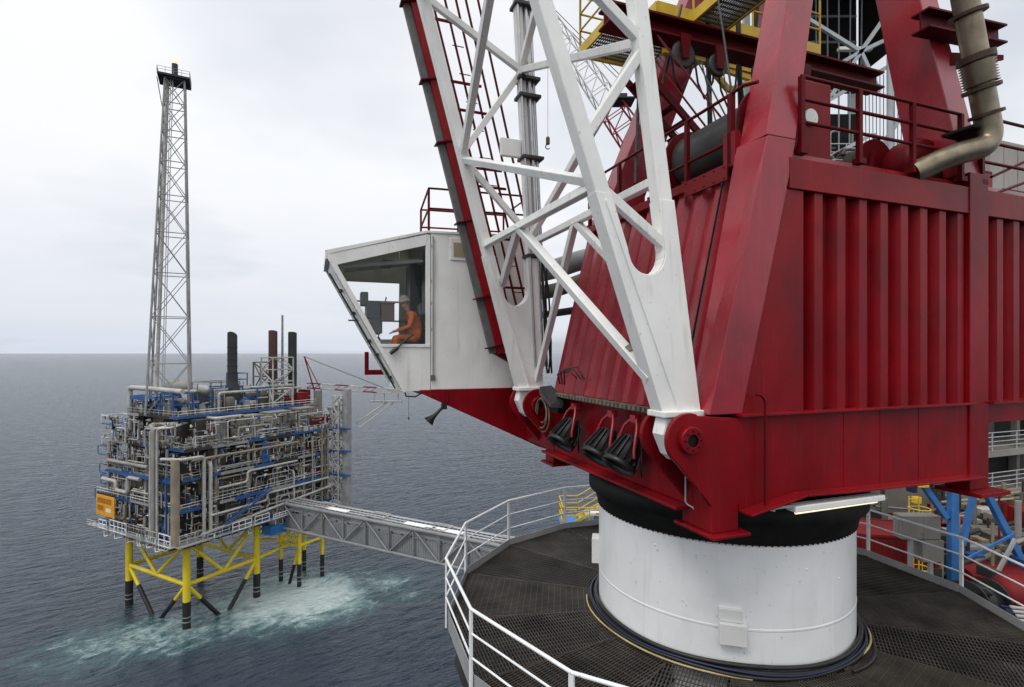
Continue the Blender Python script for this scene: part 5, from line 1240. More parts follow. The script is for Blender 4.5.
# walkways hung under the lowest deck with white rails
for pts in ([(-18.4, -13.6, -40.3), (15.6, -13.6, -40.3)], [(16.6, -13.4, -40.3), (16.6, 14, -40.3)]):
    p, q = Vector(pts[0]), Vector(pts[1])
    pp('walkway_floor', MB().beam(p, q, 1.4, .12), 'galv')
    off = Vector((0, -.7, 0)) if abs(p.y - q.y) < .1 else Vector((.7, 0, 0)); x = 0; L1 = (q - p).length; dd = (q - p).normalized()
    while x < L1 - 2:
        w_ = min(L1 - x, rnd.uniform(3, 7)); h1 = rnd.choice((1.2, 2.0, 2.6)); mt = rnd.choice(('rail_white', 'rail_white', 'lag', 'pipe_grey'))
        rb, pb = MB(), MB(); rail_run(rb, pb, [p + dd * x + off, p + dd * (x + w_) + off], h1, .08, 1.7, (.55, .08), 5, .08); o = pp('railing', rb, mt); pp('rail_posts', pb, mt, o, kind='stuff'); x += w_ + rnd.uniform(.1, 1.6)
for k in range(26):
    b_ = rnd.uniform(-11, 22); a = 15.6 + rnd.uniform(0, .9); z = -40.4 - rnd.uniform(0, 2.2)
    pp('hanging_pipe', MB().bent([(a, b_, -39.5), (a, b_, z), (a - rnd.uniform(.5, 2), b_ + rnd.uniform(-2, 2), z), (a - 2, b_, -40)], .13, .3, 6, 3), rnd.choice(('lag', 'pipe_grey', 'rail_white', 'tan')))
for k in range(16):
    a = rnd.uniform(-16, 13); pp('hanging_pipe', MB().bent([(a, -13.6, -39.5), (a, -13.6, -41.5 - rnd.uniform(0, 1)), (a + 2.5, -13.2, -41.5), (a + 2.5, -12.6, -40)], .13, .3, 6, 3), rnd.choice(('lag', 'pipe_grey', 'rail_white', 'tan')))
# rails along every deck edge
for i, (z, a0, a1, b0_, b1_) in enumerate(LV):
    for pts in ([(a1 + .1, b0_, z), (a1 + .1, b1_, z)], [(a0, b0_ - .1, z), (a1, b0_ - .1, z)]):
        rb, pb = MB(), MB(); rail_run(rb, pb, pts, 1.2, .06, 1.9, (.5,), 5, .06); o = pp('railing', rb, rnd.choice(('lag', 'rail_white', 'galv'))); pp('rail_posts', pb, 'lag', o, kind='stuff')
for k in range(22):
    b_ = -9 + k * 1.75; bb = MB().bent([(15.5, b_, -24.6), (15.5, b_, -23.3), (15.5, b_ + .9, -23.3)], .10, .2, 6, 2); pp('branch_pipe', bb, 'lag')
# left end: outriggers, davit, sign
for z, L1 in ((-35.2, 6.4), (-31.5, 3.6), (-28.9, 4.2), (-24.5, 5.0), (-22.2, 3.0), (-17, 3.4)):
    pp('outrigger', MB().box((-17 - L1, -10.5, z - .25), (-16.9, -6, z)), rnd.choice(('blue', 'deck_grey')))
    bb = MB(); 
    for y in (-10.5, -6): bb.beam((-17 - L1 + .1, y, z), (-17 - L1 + .1, y, z + 1.9), .14, .14).beam((-17 - L1 + .1, y, z + 1.9), (-17, y, z + 1.9), .12, .12)
    bb.beam((-17 - L1 + .1, -10.5, z + 1.9), (-17 - L1 + .1, -6, z + 1.9), .14, .14); pp('outrigger_rail', bb, rnd.choice(('rail_white', 'blue')))
    equip(-17 - L1 * .5, -8, z, rnd.choice(('module', 'pipe_grey', 'module_pale')), .8)
sg = pp('name_board', MB().box((-14.9, -13.95, -37.4), (-7.0, -13.75, -32.8)), 'orange_sign', label='orange name board low on the left corner')
sm = MB()
for r_, x0, n in ((0, -14.3, 9), (1, -14.3, 4)):
    for k in range(n): sm.box((x0 + k * .70, -13.99, -34.6 - r_ * 1.7), (x0 + .50 + k * .70, -13.955, -33.4 - r_ * 1.7))
pp('board_lettering', sm, 'sign_mark', sg, kind='stuff'); pp('board_patch', MB().box((-10.6, -14.0, -36.4), (-8.4, -13.955, -35.6)), 'white_box', sg)
# blue landing and white tank by the bridge
pp('blue_landing', MB().box((12.6, 9.2, -44.6), (16.0, 15.2, -42.4)), 'blue_deck'); pp('tank', MB().lathe([(0, 0), (1.4, 0), (1.4, 2.2), (0, 2.2)], (14.0, 11.5, -42.4), n=20), 'lag')
pp('underdeck_girder', MB().box((-13, -10, -42.2), (13, -8.2, -41.0)).box((11, -8.1, -42.2), (13, 28, -41.0)).box((-13, -8.1, -42.2), (-11, 28, -41.0)), 'module_dark', kind='stuff')
for a in (-9, 0, 6): pp('underdeck_box', MB().box((a, -11.5, -42.6), (a + 4.5, -7, -40.55)), 'deck_grey')

# ============================================================ flare tower on that platform
fx, fy = -81.2, 126.8
FT = Thing('flare_tower', (fx, fy, -14.1), rad(28), None, 'tall slender grey lattice flare tower with a small flame at its top', 'flare tower')
H_ = 78.6; n = 9
def fpt(i, t):
    s0, s1 = 4.25, 1.95; s = s0 + (s1 - s0) * t; sx, sy = ((-1, -1), (1, -1), (1, 1), (-1, 1))[i % 4]
    return Vector((sx * s + 1.2 * t, sy * s, H_ * t))
for i in range(4): FT.part('leg', MB().tube(fpt(i, 0), fpt(i, 1), .25, 10, .20), 'pipe_grey')
tv = [0]; 
for k in range(n): tv.append(tv[-1] + (1.45 - .09 * k))
tv = [q / tv[-1] for q in tv]
for k in range(n):
    for i in range(4):
        FT.part('brace', MB().tube(fpt(i, tv[k]), fpt(i + 1, tv[k + 1]), .10, 6), 'pipe_grey'); FT.part('brace', MB().tube(fpt(i + 1, tv[k]), fpt(i, tv[k + 1]), .10, 6), 'pipe_grey')
        FT.part('girt', MB().tube(fpt(i, tv[k + 1]), fpt(i + 1, tv[k + 1]), .11, 6), 'pipe_grey')
FT.part('flare_pipe', MB().tube((-2.6, -1.2, 0), (-.3, -.2, H_ + .5), .42, 12), 'lag')
FT.part('ladder', MB().tube((-1.4, -2.2, 0), (.4, -1.4, H_), .10, 6).tube((-1.0, -2.2, 0), (.8, -1.4, H_), .10, 6), 'galv')
FT.part('top_platform', MB().box((-2.2, -3.1, H_), (4.3, 3.1, H_ + .45)), 'under')
rb, pb = MB(), MB(); rail_run(rb, pb, [(-2.2, -3.1, H_ + .45), (4.3, -3.1, H_ + .45), (4.3, 3.1, H_ + .45), (-2.2, 3.1, H_ + .45), (-2.2, -3.1, H_ + .45)], 1.3, .05, 1.6, (.5,), 5, .05)
q = FT.part('railing', rb, 'pipe_grey'); FT.part('rail_posts', pb, 'pipe_grey', q, kind='stuff')
FT.part('davit', MB().tube((-2.4, -1, H_), (-1.3, -1.5, H_ - 7), .09, 6), 'under')
FT.part('flare_tip', MB().tube((1.1, 0, H_ + .5), (1.1, 0, H_ + 4.2), .65, 14), 'stack_dark')
FT.part('flame', MB().lathe([(.3, 0), (.42, .4), (.32, .9), (.15, 1.4), (0.02, 1.8)], (1.2, 0, H_ + 4.3), (.15, 0, 1), 12), 'flame')

# ============================================================ small crane lying over that platform's right end
ax_, bx_ = Vector((.88, -.476, 0)), Vector((.455, .89, 0))
def pw(a, b_, z): return Vector((OX, OY, z)) + ax_ * a + bx_ * b_
c0 = pw(12, 30, -14); C2 = Thing('lattice_crane', c0, 0, rel(c0), 'small crane with low red and white lattice boom lying over the far platform edge', 'crane')
C2.part('pedestal', MB().tube(c0 + Vector((-4, 6, -6)), c0 + Vector((-4, 6, 3)), 1.2, 14), 'module_pale')
p0, p1 = c0 + Vector((-7, 6, 4.5)), c0 + Vector((18, 4.0, 3.0))
for k in range(12):
    t0, t1 = k / 12, (k + 1) / 12; a, c_ = p0.lerp(p1, t0), p0.lerp(p1, t1); bb = MB()
    for o_ in ((0, .8, .7), (0, -.8, .7), (0, .8, -.7), (0, -.8, -.7)): bb.tube(a + Vector(o_), c_ + Vector(o_), .13, 5)
    bb.tube(a + Vector((0, -.8, -.7)), c_ + Vector((0, -.8, .7)), .08, 5).tube(a + Vector((0, .8, .7)), c_ + Vector((0, -.8, .7)), .08, 5)
    C2.part('boom_section', bb, 'box_red' if (k // 2) % 2 == 0 else 'lag')
C2.part('boom_head', MB().prism([p1 + Vector((0, -.9, .8)), p1 + Vector((6, -.3, .2)), p1 + Vector((6, -.3, -.3)), p1 + Vector((0, -.9, -.8))], (0, 1.8, 0)), 'lag')
C2.part('boom_rest', MB().box(p1 + Vector((-6, -1, -3.2)), p1 + Vector((3, 1, -2.8))).beam(p1 + Vector((-5, 0, -3)), p1 + Vector((-5, 0, -.8)), .25, .25).beam(p1 + Vector((2, 0, -3)), p1 + Vector((2, 0, -.8)), .25, .25).beam(p1 + Vector((-2, 0, -3)), p1 + Vector((-2, 0, -.8)), .25, .25), 'pipe_grey')
C2.part('strut', MB().tube(p1 + Vector((-1, 0, -3)), pw(19.4, 34.5, -20), .22, 6).tube(p1 + Vector((1, 0, -3)), pw(21, 34.5, -21), .18, 6), 'lag')
C2.part('wire', MB().tube(c0 + Vector((-8, 5, 13)), p1, .05, 5).tube(c0 + Vector((-8, 6.5, 13)), p1 + Vector((-1, 0, .5)), .05, 5), 'rope')
C2.part('gantry', MB().beam(c0 + Vector((-5, 6, 3)), c0 + Vector((-8, 6, 13)), .3, .3).beam(c0 + Vector((-3, 6, 3)), c0 + Vector((-8, 6, 13)), .2, .2), 'box_red')
C2.part('hook_line', MB().tube(p1 + Vector((5, 0, 0)), p1 + Vector((5, 0, -7.5)), .05, 5).box(p1 + Vector((4.8, -.2, -8.3)), p1 + Vector((5.2, .2, -7.5))), 'rope')

# ============================================================ the bridge between the platforms
bz0, bz1 = -43.7, -37.6
B0 = pw(15.8, 13.0, bz0); BL = 96.0
BR = Thing('bridge', B0, ORZ, None, 'long grey steel truss footbridge over the sea joining the two platforms', 'bridge')
hb_ = bz1 - bz0; wd = 4.6
for y in (0, wd):
    for z in (0, hb_): BR.part('chord', MB().tube((0, y, z), (BL, y, z), .42 if z else .36, 12), 'bridge')
nb = 14; pl_ = BL / nb
for y in (0, wd):
    for k in range(nb + 1):
        BR.part('post', MB().tube((k * pl_, y, 0), (k * pl_, y, hb_), .22, 8), 'bridge')
        if k < nb: BR.part('diagonal', MB().tube((k * pl_, y, hb_ if k % 2 == 0 else 0), ((k + 1) * pl_, y, 0 if k % 2 == 0 else hb_), .24, 8), 'bridge')
for k in range(nb + 1):
    for z in (0, hb_): BR.part('cross_beam', MB().tube((k * pl_, 0, z), (k * pl_, wd, z), .18, 6), 'bridge')
sw_ = MB(); x = 0; 
while x < BL: sw_.box((x, .55, .25), (x + .55, .62, 3.9)); x += .62
BR.part('wall_backing', MB().box((0, .63, .2), (BL, .70, 3.9)), 'pipe_grey'); BR.part('wall_boards', sw_, 'bridge', kind='stuff')
BR.part('walkway_floor', MB().box((0, .8, .2), (BL, wd - .5, .32)), 'deck_grey')
for i, (y, z, r_) in enumerate(((.9, 4.4, .16), (1.4, 4.45, .22), (2.0, 4.5, .28), (2.7, 4.5, .22), (3.3, 4.4, .16), (1.2, 5.2, .14), (1.8, 5.25, .18), (2.6, 5.3, .14), (3.4, 5.2, .20), (3.9, 4.6, .25))):
    BR.part('pipe', MB().tube((-1.5, y, z), (BL, y, z), r_, 8), ('lag', 'galv', 'pipe_grey', 'lag')[i % 4])
for k in range(20):
    x = 3 + k * 3.4; 
    if k % 5 == 2:
        BR.part('pipe_loop', MB().bent([(x, .6, hb_ + .1), (x, .6, hb_ + .7), (x + 5, .6, hb_ + .7), (x + 5, 3.9, hb_ + .7), (x, 3.9, hb_ + .7), (x, 3.9, hb_ + .1)], .14, .5, 6, 3), 'lag')
rb = MB()
for k in range(60): x = 1 + k * 1.2; rb.beam((x, .7, hb_ + .25), (x, 3.9, hb_ + .25), .12, .10)
BR.part('cable_rungs', rb, 'lag', kind='stuff')
for y in (.9, 2.2, 3.6): BR.part('cable_tray', MB().box((0, y, hb_ + .32), (72, y + .5, hb_ + .46)), 'galv')
for x in (14, 38, 46): BR.part('hatch_frame', MB().box((x, .5, hb_ + .5), (x + 7, 2.0, hb_ + .62)), 'rail_white')

# ============================================================ the main platform the crane stands on
g = MB()
g.prism([(-2, 4, MD - 1.2), (4.4, 33, MD - 1.2), (15, 42, MD - 1.2), (75, 80, MD - 1.2), (75, 4, MD - 1.2)], (0, 0, 1.2))
dk = link('main_deck', g.mesh('main_deck')); dk.data.materials.append(M['deck_grey']); dk['kind'] = 'structure'
def thing(nm, loc, label, cat, group=None, rz=0):
    return Thing(nm, loc, rz, rel(loc) if rz == 0 else None, label, cat, group)
def loc_at(x, y, Y):
    """place seen in the photograph at (x, y), Y metres in front"""
    return Vector(((x - 512) / 535 * Y, Y, (353 - y) / 535 * Y))

# blue landing with yellow rails at the far left corner
c = Vector((2.55, 27.6, MD)); t = thing('landing_platform', c, 'blue painted landing with yellow railings beyond the left edge of the grating', 'landing')
zf = -9.0
t.part('blue_floor', MB().box((2.55, 27.0, zf - .35), (8.0, 29.5, zf)), 'blue_deck', bevel=.03)
t.part('support', MB().box((3.2, 27.6, MD), (3.6, 28.0, zf - .36)).box((7, 27.6, MD), (7.4, 28.0, zf - .36)), 'blue')
for i, pts in enumerate(([(2.6, 27.15, zf), (7.9, 27.15, zf)], [(2.6, 27.15, zf), (2.6, 29.4, zf)], [(2.6, 29.4, zf), (3.6, 29.4, zf), (5.2, 29.4, zf + .95), (7.9, 29.4, zf + 1.0)])):
    rb, pb = MB(), MB(); rail_run(rb, pb, pts, 1.15, .03, 1.3, (.66, .33), pr=.035); o = t.part('railing', rb, 'yellow'); t.part('rail_posts', pb, 'yellow', o, kind='stuff')
t.part('stair', MB().beam((3.4, 28.55, zf), (5.2, 28.55, zf + .95), .06, .16).beam((3.4, 29.3, zf), (5.2, 29.3, zf + .95), .06, .16), 'yellow')
for k in range(5): t.part('tread', MB().box((3.6 + .33 * k, 28.6, zf + .12 + .17 * k), (3.88 + .33 * k, 29.25, zf + .16 + .17 * k)), 'galv'); t.part('upper_floor', MB().box((5.2, 28.4, zf + .82), (8, 29.5, zf + .95)), 'blue_deck')
t.part('white_tube', MB().tube((4.0, 28.2, zf + .55), (5.0, 28.2, zf + .55), .12, 10), 'white_box'); t.part('locker', MB().box((4.4, 27.9, zf), (7.5, 28.8, zf + .6)), 'module', bevel=.03)

# containers
def container(c, L_, W_, H_, rz, mat, label, group='cargo containers on the main deck'):
    t = Thing('cargo_container', c, rz, None, label, 'container', group)
    b = t.part('body', MB().box((0, 0, .12), (L_, W_, H_)), mat, bevel=.03)
    n = int(L_ / .28); rb = MB()
    for k in range(1, n):
        x = L_ * k / n; rb.box((x - .05, -.035, .3), (x + .05, -.003, H_ - .2))
    n2 = int(W_ / .28)
    for k in range(1, n2):
        y = W_ * k / n2; rb.box((-.035, y - .05, .3), (-.003, y + .05, H_ - .2))
    t.part('ribs', rb, mat, b, kind='stuff')
    fr = MB()
    for x in (0, L_):
        for y in (0, W_): fr.beam((x, y, 0), (x, y, H_ + .04), .14, .14)
    for y in (0, W_):
        for z in (.06, H_ - .02): fr.beam((.07, y, z), (L_ - .07, y, z), .12, .12)
    t.part('frame', fr, mat, bevel=.01); return t
container(Vector((14.8, 23.6, MD)), 3.4, 2.4, 2.55, rad(-12), 'box_red', 'bright red container just behind the right side of the white drum')
container(Vector((19.9, 23.0, MD)), 4.2, 2.0, 0.9, rad(-20), 'box_red', 'low red basket behind the blue diagonal strut')
container(Vector((17.0, 21.5, MD)), 2.2, 1.4, 0.9, rad(-15), 'blue_hose', 'small navy container under the blue post')
container(Vector((26.6, 27.0, MD)), 4.5, 2.4, 2.2, rad(-10), 'box_red', 'red container at the right edge behind the drill pipes')
container(Vector((13.6, 27.5, MD)), 5.0, 2.3, 2.6, rad(-8), 'module_dark', 'dark brown container behind the bright red one')
container(Vector((21.5, 33.5, MD)), 5.0, 2.4, 2.3, rad(-8), 'module_dark', 'near black container behind the rack of drill pipes')
t = container(Vector((17.2, 18.2, MD)), 1.8, 1.2, 1.35, rad(-25), 'blue_hose', 'dark blue open box with pale planks close to the railing')
pk = MB()
for k in range(4): pk.beam((.1, .15 + .25 * k, 1.35 + .05 * k), (1.7, .25 + .22 * k, 1.55), .16, .05)
t.part('planks', pk, 'lag', kind='stuff')

# red round tank
c = Vector((20.5, 20.6, MD)); t = thing('tank', c, 'dark red horizontal tank lying under the blue diagonal strut', 'tank')
t.part('shell', MB().lathe([(0, -1.6), (.6, -1.5), (.8, -1.2), (.8, 1.2), (.6, 1.5), (0, 1.6)], c + Vector((0, 0, 1.0)), Vector((1, -.35, 0)), 24), 'box_red')
t.part('saddle', MB().box(c + Vector((-1.0, .1, 0)), c + Vector((-.7, .6, .8))).box(c + Vector((.6, -.5, 0)), c + Vector((.9, 0, .8))), 'box_red', kind='stuff')

# blue frame with posts and struts
c = loc_at(952, 560, 24.0); c.z = MD
t = thing('steel_frame', c, 'bright blue steel frame with slanting struts right of the drum', 'frame')
Z1 = -5.2
t.part('post', MB().box((19.6, 23.85, MD), (19.94, 24.15, Z1)), 'blue_light', bevel=.02)
t.part('strut', MB().beam((21.5, 24.2, -6.4), (23.6, 24.2, MD), .28, .26), 'blue_light', bevel=.02)
t.part('strut', MB().beam((18.0, 24.0, Z1 - .1), (19.5, 24.0, Z1 - 2.2), .22, .22), 'blue_light'); t.part('strut', MB().beam((20.9, 24.0, Z1 - .2), (20.2, 24.0, -8.6), .20, .20), 'blue_light')
t.part('head_beam', MB().ibeam((16.8, 24, Z1 + .1), (20.4, 24, Z1 + .1), .5, .5, .05), 'blue_light')
t.part('brace', MB().beam((20.3, 23.9, -9.2), (22.4, 23.9, -8.1), .09, .09), 'blue_light'); t.part('brace', MB().beam((21.3, 23.6, -9.9), (22.2, 23.6, -8.2), .12, .12), 'grey')
t.part('winch', MB().lathe([(0, -.35), (.26, -.35), (.26, .35), (0, .35)], (18.3, 23.9, Z1 - .55), (1, 0, 0), 16).box((17.75, 23.7, Z1 - 1.0), (17.95, 24.1, Z1 - .1)), 'blue_hose')
t.part('yellow_block', MB().box((17.95, 23.6, Z1 - .75), (18.42, 23.95, Z1 + .08)), 'yellow', bevel=.02)
t.part('yellow_block', MB().box((17.75, 23.55, Z1 - 1.45), (18.05, 23.8, Z1 - 1.15)), 'yellow', bevel=.03)

# yellow caged ladder
c = loc_at(914, 565, 22.0); c.z = MD
t = thing('caged_ladder', c, 'yellow caged ladder between the red container and the grey cabinet', 'ladder')
lx, ly = c.x, c.y
for dx in (-.2, .2): t.part('stile', MB().tube((lx + dx, ly, MD), (lx + dx, ly, -5.9), .03, 6), 'yellow')
for k in range(15): t.part('rung', MB().tube((lx - .2, ly, MD + .3 + .3 * k), (lx + .2, ly, MD + .3 + .3 * k), .018, 5), 'yellow')
for z in (-8.7, -7.9, -7.1, -6.3):
    t.part('hoop', MB().path([(lx + .36 * math.cos(a), ly - .30 + .38 * math.sin(a), z) for a in [rad(120) + rad(300) * i / 14 for i in range(15)]], .025, 5), 'yellow')
for a in (200, 245, 290, 335): t.part('cage_bar', MB().tube((lx + .36 * math.cos(rad(a)), ly - .3 + .38 * math.sin(rad(a)), -8.7), (lx + .36 * math.cos(rad(a)), ly - .3 + .38 * math.sin(rad(a)), -6.3), .018, 5), 'yellow')

# grey control cabinets
c = Vector((11.75, 15.9, MD)); t = thing('control_cabinet', c, 'rust spotted grey cabinet on posts beyond the right railing', 'cabinet')
M['rusty_grey'] = paint('rusty_grey_paint', (0.24, 0.225, 0.20), 0.6, 0.15, 1.5, grime=.4, streak=.5, chips=.8)
t.part('body', MB().box((11.6, 15.9, -5.55), (12.75, 16.3, -4.85)), 'rusty_grey', bevel=.02); t.part('body', MB().box((12.15, 15.85, -6.2), (12.8, 16.25, -5.56)), 'rusty_grey', bevel=.02)
t.part('post', MB().box((11.9, 16.0, MD), (12.0, 16.1, -5.56)), 'grey'); t.part('post', MB().box((12.5, 16.0, MD), (12.6, 16.1, -6.21)), 'grey')

# racks of drill pipe
rr_ = random.Random(5)
c = Vector((20.0, 29.5, MD)); t = thing('pipe_rack', c, 'rack of tan drill pipes lying behind the blue post', 'rack')
t.part('rack_frame', MB().box((18.5, 28.4, MD), (26, 28.7, MD + .3)).box((18.5, 31, MD), (26, 31.3, MD + .3)), 'grey', kind='stuff')
for k in range(26):
    y = 28.2 + .13 * (k % 13) * 1.9; z = MD + .42 + .24 * (k // 13)
    t.part('drill_pipe', MB().tube((18.2 + rr_.uniform(-.5, .4), y, z), (26.5, y + 1.2, z), .11, 8), rr_.choice(('tan', 'tan', 'module', 'lag')))
# deck clutter seen under the crane house
def clutter(x, y, Y, w_, d_, h_, mat, nm, label, cat):
    c = loc_at(x, y, Y); c.z = MD; t = Thing(nm, c, rad(rr_.uniform(-25, 5)), None, label, cat, 'equipment on the main deck')
    t.part('body', MB().box((-w_/2, 0, .1), (w_/2, d_, h_)), mat, bevel=.03); fr = MB()
    for s in (-1, 1): fr.beam((s * w_ * .42, .05, .05), (s * w_ * .42, d_ - .05, .05), .14, .1)
    fr.beam((-w_*.4, -.02, h_ * .5), (w_ * .4, -.02, h_ * .5), .05, .04); t.part('skid_frame', fr, 'grey')
    t.part('lid', MB().box((-w_/2 - .05, -.05, h_ + .003), (w_/2 + .05, d_ + .05, h_ + .08)), mat); return t
clutter(885, 520, 31, 4, 1.4, 3.2, 'module', 'generator_skid', 'brown skid standing behind the red container, below the strip light', 'skid')
clutter(985, 520, 37, 3.4, 1.4, 1.0, 'module', 'generator_skid', 'dull brown skid between the blue post and blue strut', 'skid')
clutter(965, 585, 20.5, 1.6, 1.0, 1.3, 'black_steel', 'generator_skid', 'black skid under the railing right of the blue post', 'skid')
clutter(1018, 560, 27, 2.4, 1.6, 1.2, 'module', 'generator_skid', 'brown skid at the right edge above the dark red tank', 'skid')
for k in range(6):
    c = Vector((13.8 + 1.1 * k, 31 + .6 * k, MD)); b = MB().bent([c, c + Vector((0, 0, 4.3 - .3 * k)), c + Vector((3.2, .6, 4.3 - .3 * k)), c + Vector((3.2, .6, 0))], .16, .5, 8)
    solo('deck_pipe', b, ('lag', 'tan', 'pipe_grey')[k % 3], ('pale', 'tan', 'grey')[k % 3] + ' pipe bend standing ' + ('nearest the drum behind the containers', 'second from the drum behind the containers', 'third from the drum behind the containers', 'fourth from the drum behind the containers', 'fifth from the drum behind the containers', 'farthest from the drum behind the containers')[k], 'pipe', c, 'pipe bends on the main deck')

# loose gear between the containers: pipe ends, valves, baskets
dc = None
for mt, n in (('module', 110), ('module_dark', 220), ('tan', 60), ('pipe_grey', 30), ('box_red', 50), ('lag', 10), ('blue', 16)):
    bb = MB()
    for _ in range(n):
        x, y = rr_.uniform(13.5, 32), rr_.uniform(22.5, 34.5); z = MD + rr_.choice((0, 0, .6, 1.2)); k = rr_.random(); h1 = rr_.uniform(.3, 1.7)
        if k < .35: bb.tube((x, y, z + .3), (x + rr_.uniform(.8, 3), y + rr_.uniform(-.3, 1), z + .3 + rr_.uniform(0, .4)), rr_.uniform(.05, .14), 6)
        elif k < .6: bb.tube((x, y, MD), (x, y, z + h1 + .6), rr_.uniform(.05, .16), 6)
        else: s1, s2 = rr_.uniform(.3, 1.1), rr_.uniform(.3, 1.0); bb.box((x, y, MD), (x + s1, y + s2, min(z + h1, MD + 1.3)))
    o = link('deck_clutter', bb.mesh('deck_clutter')); o.data.materials.append(M[mt]); tag(o, 'loose gear lying between the containers on the main deck', 'clutter', 'loose gear on the main deck', 'stuff')
# dark hose reels and baskets close to the grating deck
for k, (x, y) in enumerate(((15.6, 20.3), (18.3, 20.9), (22.4, 21.6))):
    c = Vector((x, y, MD)); t = Thing('hose_reel', c, 0, rel(c), ('black hose reel beside the grey cabinet posts', 'black hose reel between the navy container and the red tank', 'black hose reel at the right edge behind the red tank')[k], 'hose reel', 'hose reels on the main deck')
    t.part('reel', MB().lathe([(.2, -.45), (.62, -.44), (.62, .44), (.2, .45)], c + Vector((0, 0, .8)), (1, .2, 0), 24), 'black')
    for s in (-.5, .5): t.part('reel_flange', MB().lathe([(0, -.03), (.8, -.03), (.8, .03), (0, .03)], c + Vector((s, .2 * s, .82)), (1, .2, 0), 24, False), 'under')
# deck_net
# deck module at the right edge: open galleries below, beige cladding above
c = Vector((31.2, 35.0, MD)); MU = Vector((.937, .348, 0)); MV_ = Vector((-.348, .937, 0))
t = Thing('deck_module', c, rad(20.38), None, 'tall beige clad module behind the red machinery house with open galleries below', 'building')
t.part('cladding', MB().box((0, 0, 10.5), (30, 12, 24.6)), 'beige')
for k in range(20): t.part('cladding_panel', MB().box((.05 + 1.5 * k, -.05, 10.6), (1.44 + 1.5 * k, -.003, 24.5)), 'beige')
t.part('inner_wall', MB().box((2, 3.0, 0), (30, 12, 10.45)), 'module_dark')
for z in (1.6, 4.2, 7.4):
    t.part('gallery_floor', MB().box((-3.0, -.5, z - .4), (30, 3.0, z)), 'module_pale')
    rb, pb = MB(), MB(); rail_run(rb, pb, [(-3.0, -.4, z), (28, -.4, z)], 1.15, .035, 2.6, (.75, .5, .25), pr=.045); o = t.part('railing', rb, 'galv'); t.part('rail_posts', pb, 'galv', o, kind='stuff')
for x in (-2.6, 3, 9, 15): t.part('column', MB().box((x, 0, 0), (x + .35, .35, 10.45)), 'module')
for k in range(8): t.part('gallery_cabinet', MB().box((.4 + 2.5 * k, 2.0, (1.62, 4.22, 7.42)[k % 3]), (1.9 + 2.5 * k, 2.95, (1.62, 4.22, 7.42)[k % 3] + 1.6)), ('pipe_grey', 'module', 'module_pale')[k % 3])
c = Vector((22, 44, MD)); t = Thing('pipe_gallery', c, rad(12), None, 'long low dark gallery with grey floors behind the deck cargo', 'building')
t.part('inner_wall', MB().box((-12, 2.5, 0), (20, 8, 7.0)), 'module_dark')
for z in (1.9, 4.4, 6.9):
    t.part('gallery_floor', MB().box((-12, 0, z - .35), (20, 3, z)), 'module_dark' if z < 6 else 'module'); 
    rb, pb = MB(), MB(); rail_run(rb, pb, [(-12, .1, z), (20, .1, z)], 1.1, .035, 2.4, (.5,), pr=.045); o = t.part('railing', rb, 'galv'); t.part('rail_posts', pb, 'galv', o, kind='stuff')
for k in range(10): t.part('gallery_pipe', MB().tube((-12, .6 + .2 * (k % 4), 1.2 + .62 * k), (20, .6 + .2 * (k % 4), 1.2 + .62 * k), .12 + .05 * (k % 3), 8), ('lag', 'pipe_grey', 'tan', 'blue')[k % 4])
for k in range(9): t.part('column', MB().box((-11.8 + 3.9 * k, .05, 0), (-11.5 + 3.9 * k, .35, 6.8)), 'grey')

# drilling derrick behind the crane
c = Vector((18.6, 35.0, MD)); t = Thing('drilling_derrick', c, 0, rel(c), 'dark clad drilling derrick with pale truss members, seen between the red frame legs', 'derrick')
x0, x1, y0, y1 = 18.6, 27.0, 35.0, 42.5
for x in (x0, x1):
    for y in (y0, y1): t.part('leg', MB().box((x - .22, y - .22, MD), (x + .22, y + .22, 30)), 'derrick_steel')
t.part('cladding', MB().box((x0 + .3, y1 - 1.0, 20.2), (x1 - .3, y1 - .8, 30)), 'derrick_clad'); t.part('cladding', MB().box((x0 + .1, y0 + .4, 17.8), (x0 + .25, y1 - 1.1, 30)), 'derrick_clad'); t.part('cladding', MB().box((x1 - .2, y0 + .4, 21.5), (x1 - .05, y1 - 1.1, 30)), 'derrick_clad')
t.part('drill_floor', MB().box((x0, y0 + .3, 29.2), (x1, y1 - 1.1, 29.6)), 'derrick_clad'); t.part('floor', MB().box((x0 - .2, y0 + .3, 12.2), (x0 + 3.4, y1 - 1.2, 12.6)), 'derrick_clad'); t.part('cladding', MB().box((x0 + 4.6, y1 - 1.3, 11), (x0 + 8.2, y1 - 1.1, 18.4)), 'derrick_clad')
for z in (9.2, 12.0): t.part('girder', MB().ibeam((x0 - .3, y0 + 1, z), (x1 + 2.4, y0 + 1, z), .3, .5, .05), 'under')
for p, q in (((x0, y0, 14.2), (x0 + 4.2, y0, 16.6)), ((x0 + 4.2, y0, 16.6), (x1, y0, 18.6)), ((x0, y0, 19.2), (x0 + 4.2, y0, 16.6)), ((x0 + 4.2, y0, 16.6), (x1, y0, 22.6)), ((x0 + 4.2, y0, 16.6), (x0 + 2.2, y0, 13.6)), ((x0 + 4.2, y0, 16.6), (x0 + 5.4, y0, 14.0)), ((x0, y0, 8.6), (x0 + 5, y0, 11.2)), ((x0 + 1.2, y0, 4.5), (x0 + 5.4, y0, 11)), ((x0 + 5, y0, 11.2), (x1, y0, 7.2)), ((x0 + 5, y0, 9.6), (x1, y0, 14.6)), ((x0 + 1, y0, 12.8), (x1, y0, 17.0))):
    t.part('truss_member', MB().beam(Vector(p) + Vector((0, 0, 3.1)), Vector(q) + Vector((0, 0, 3.1)), .22, .22), 'derrick_steel')
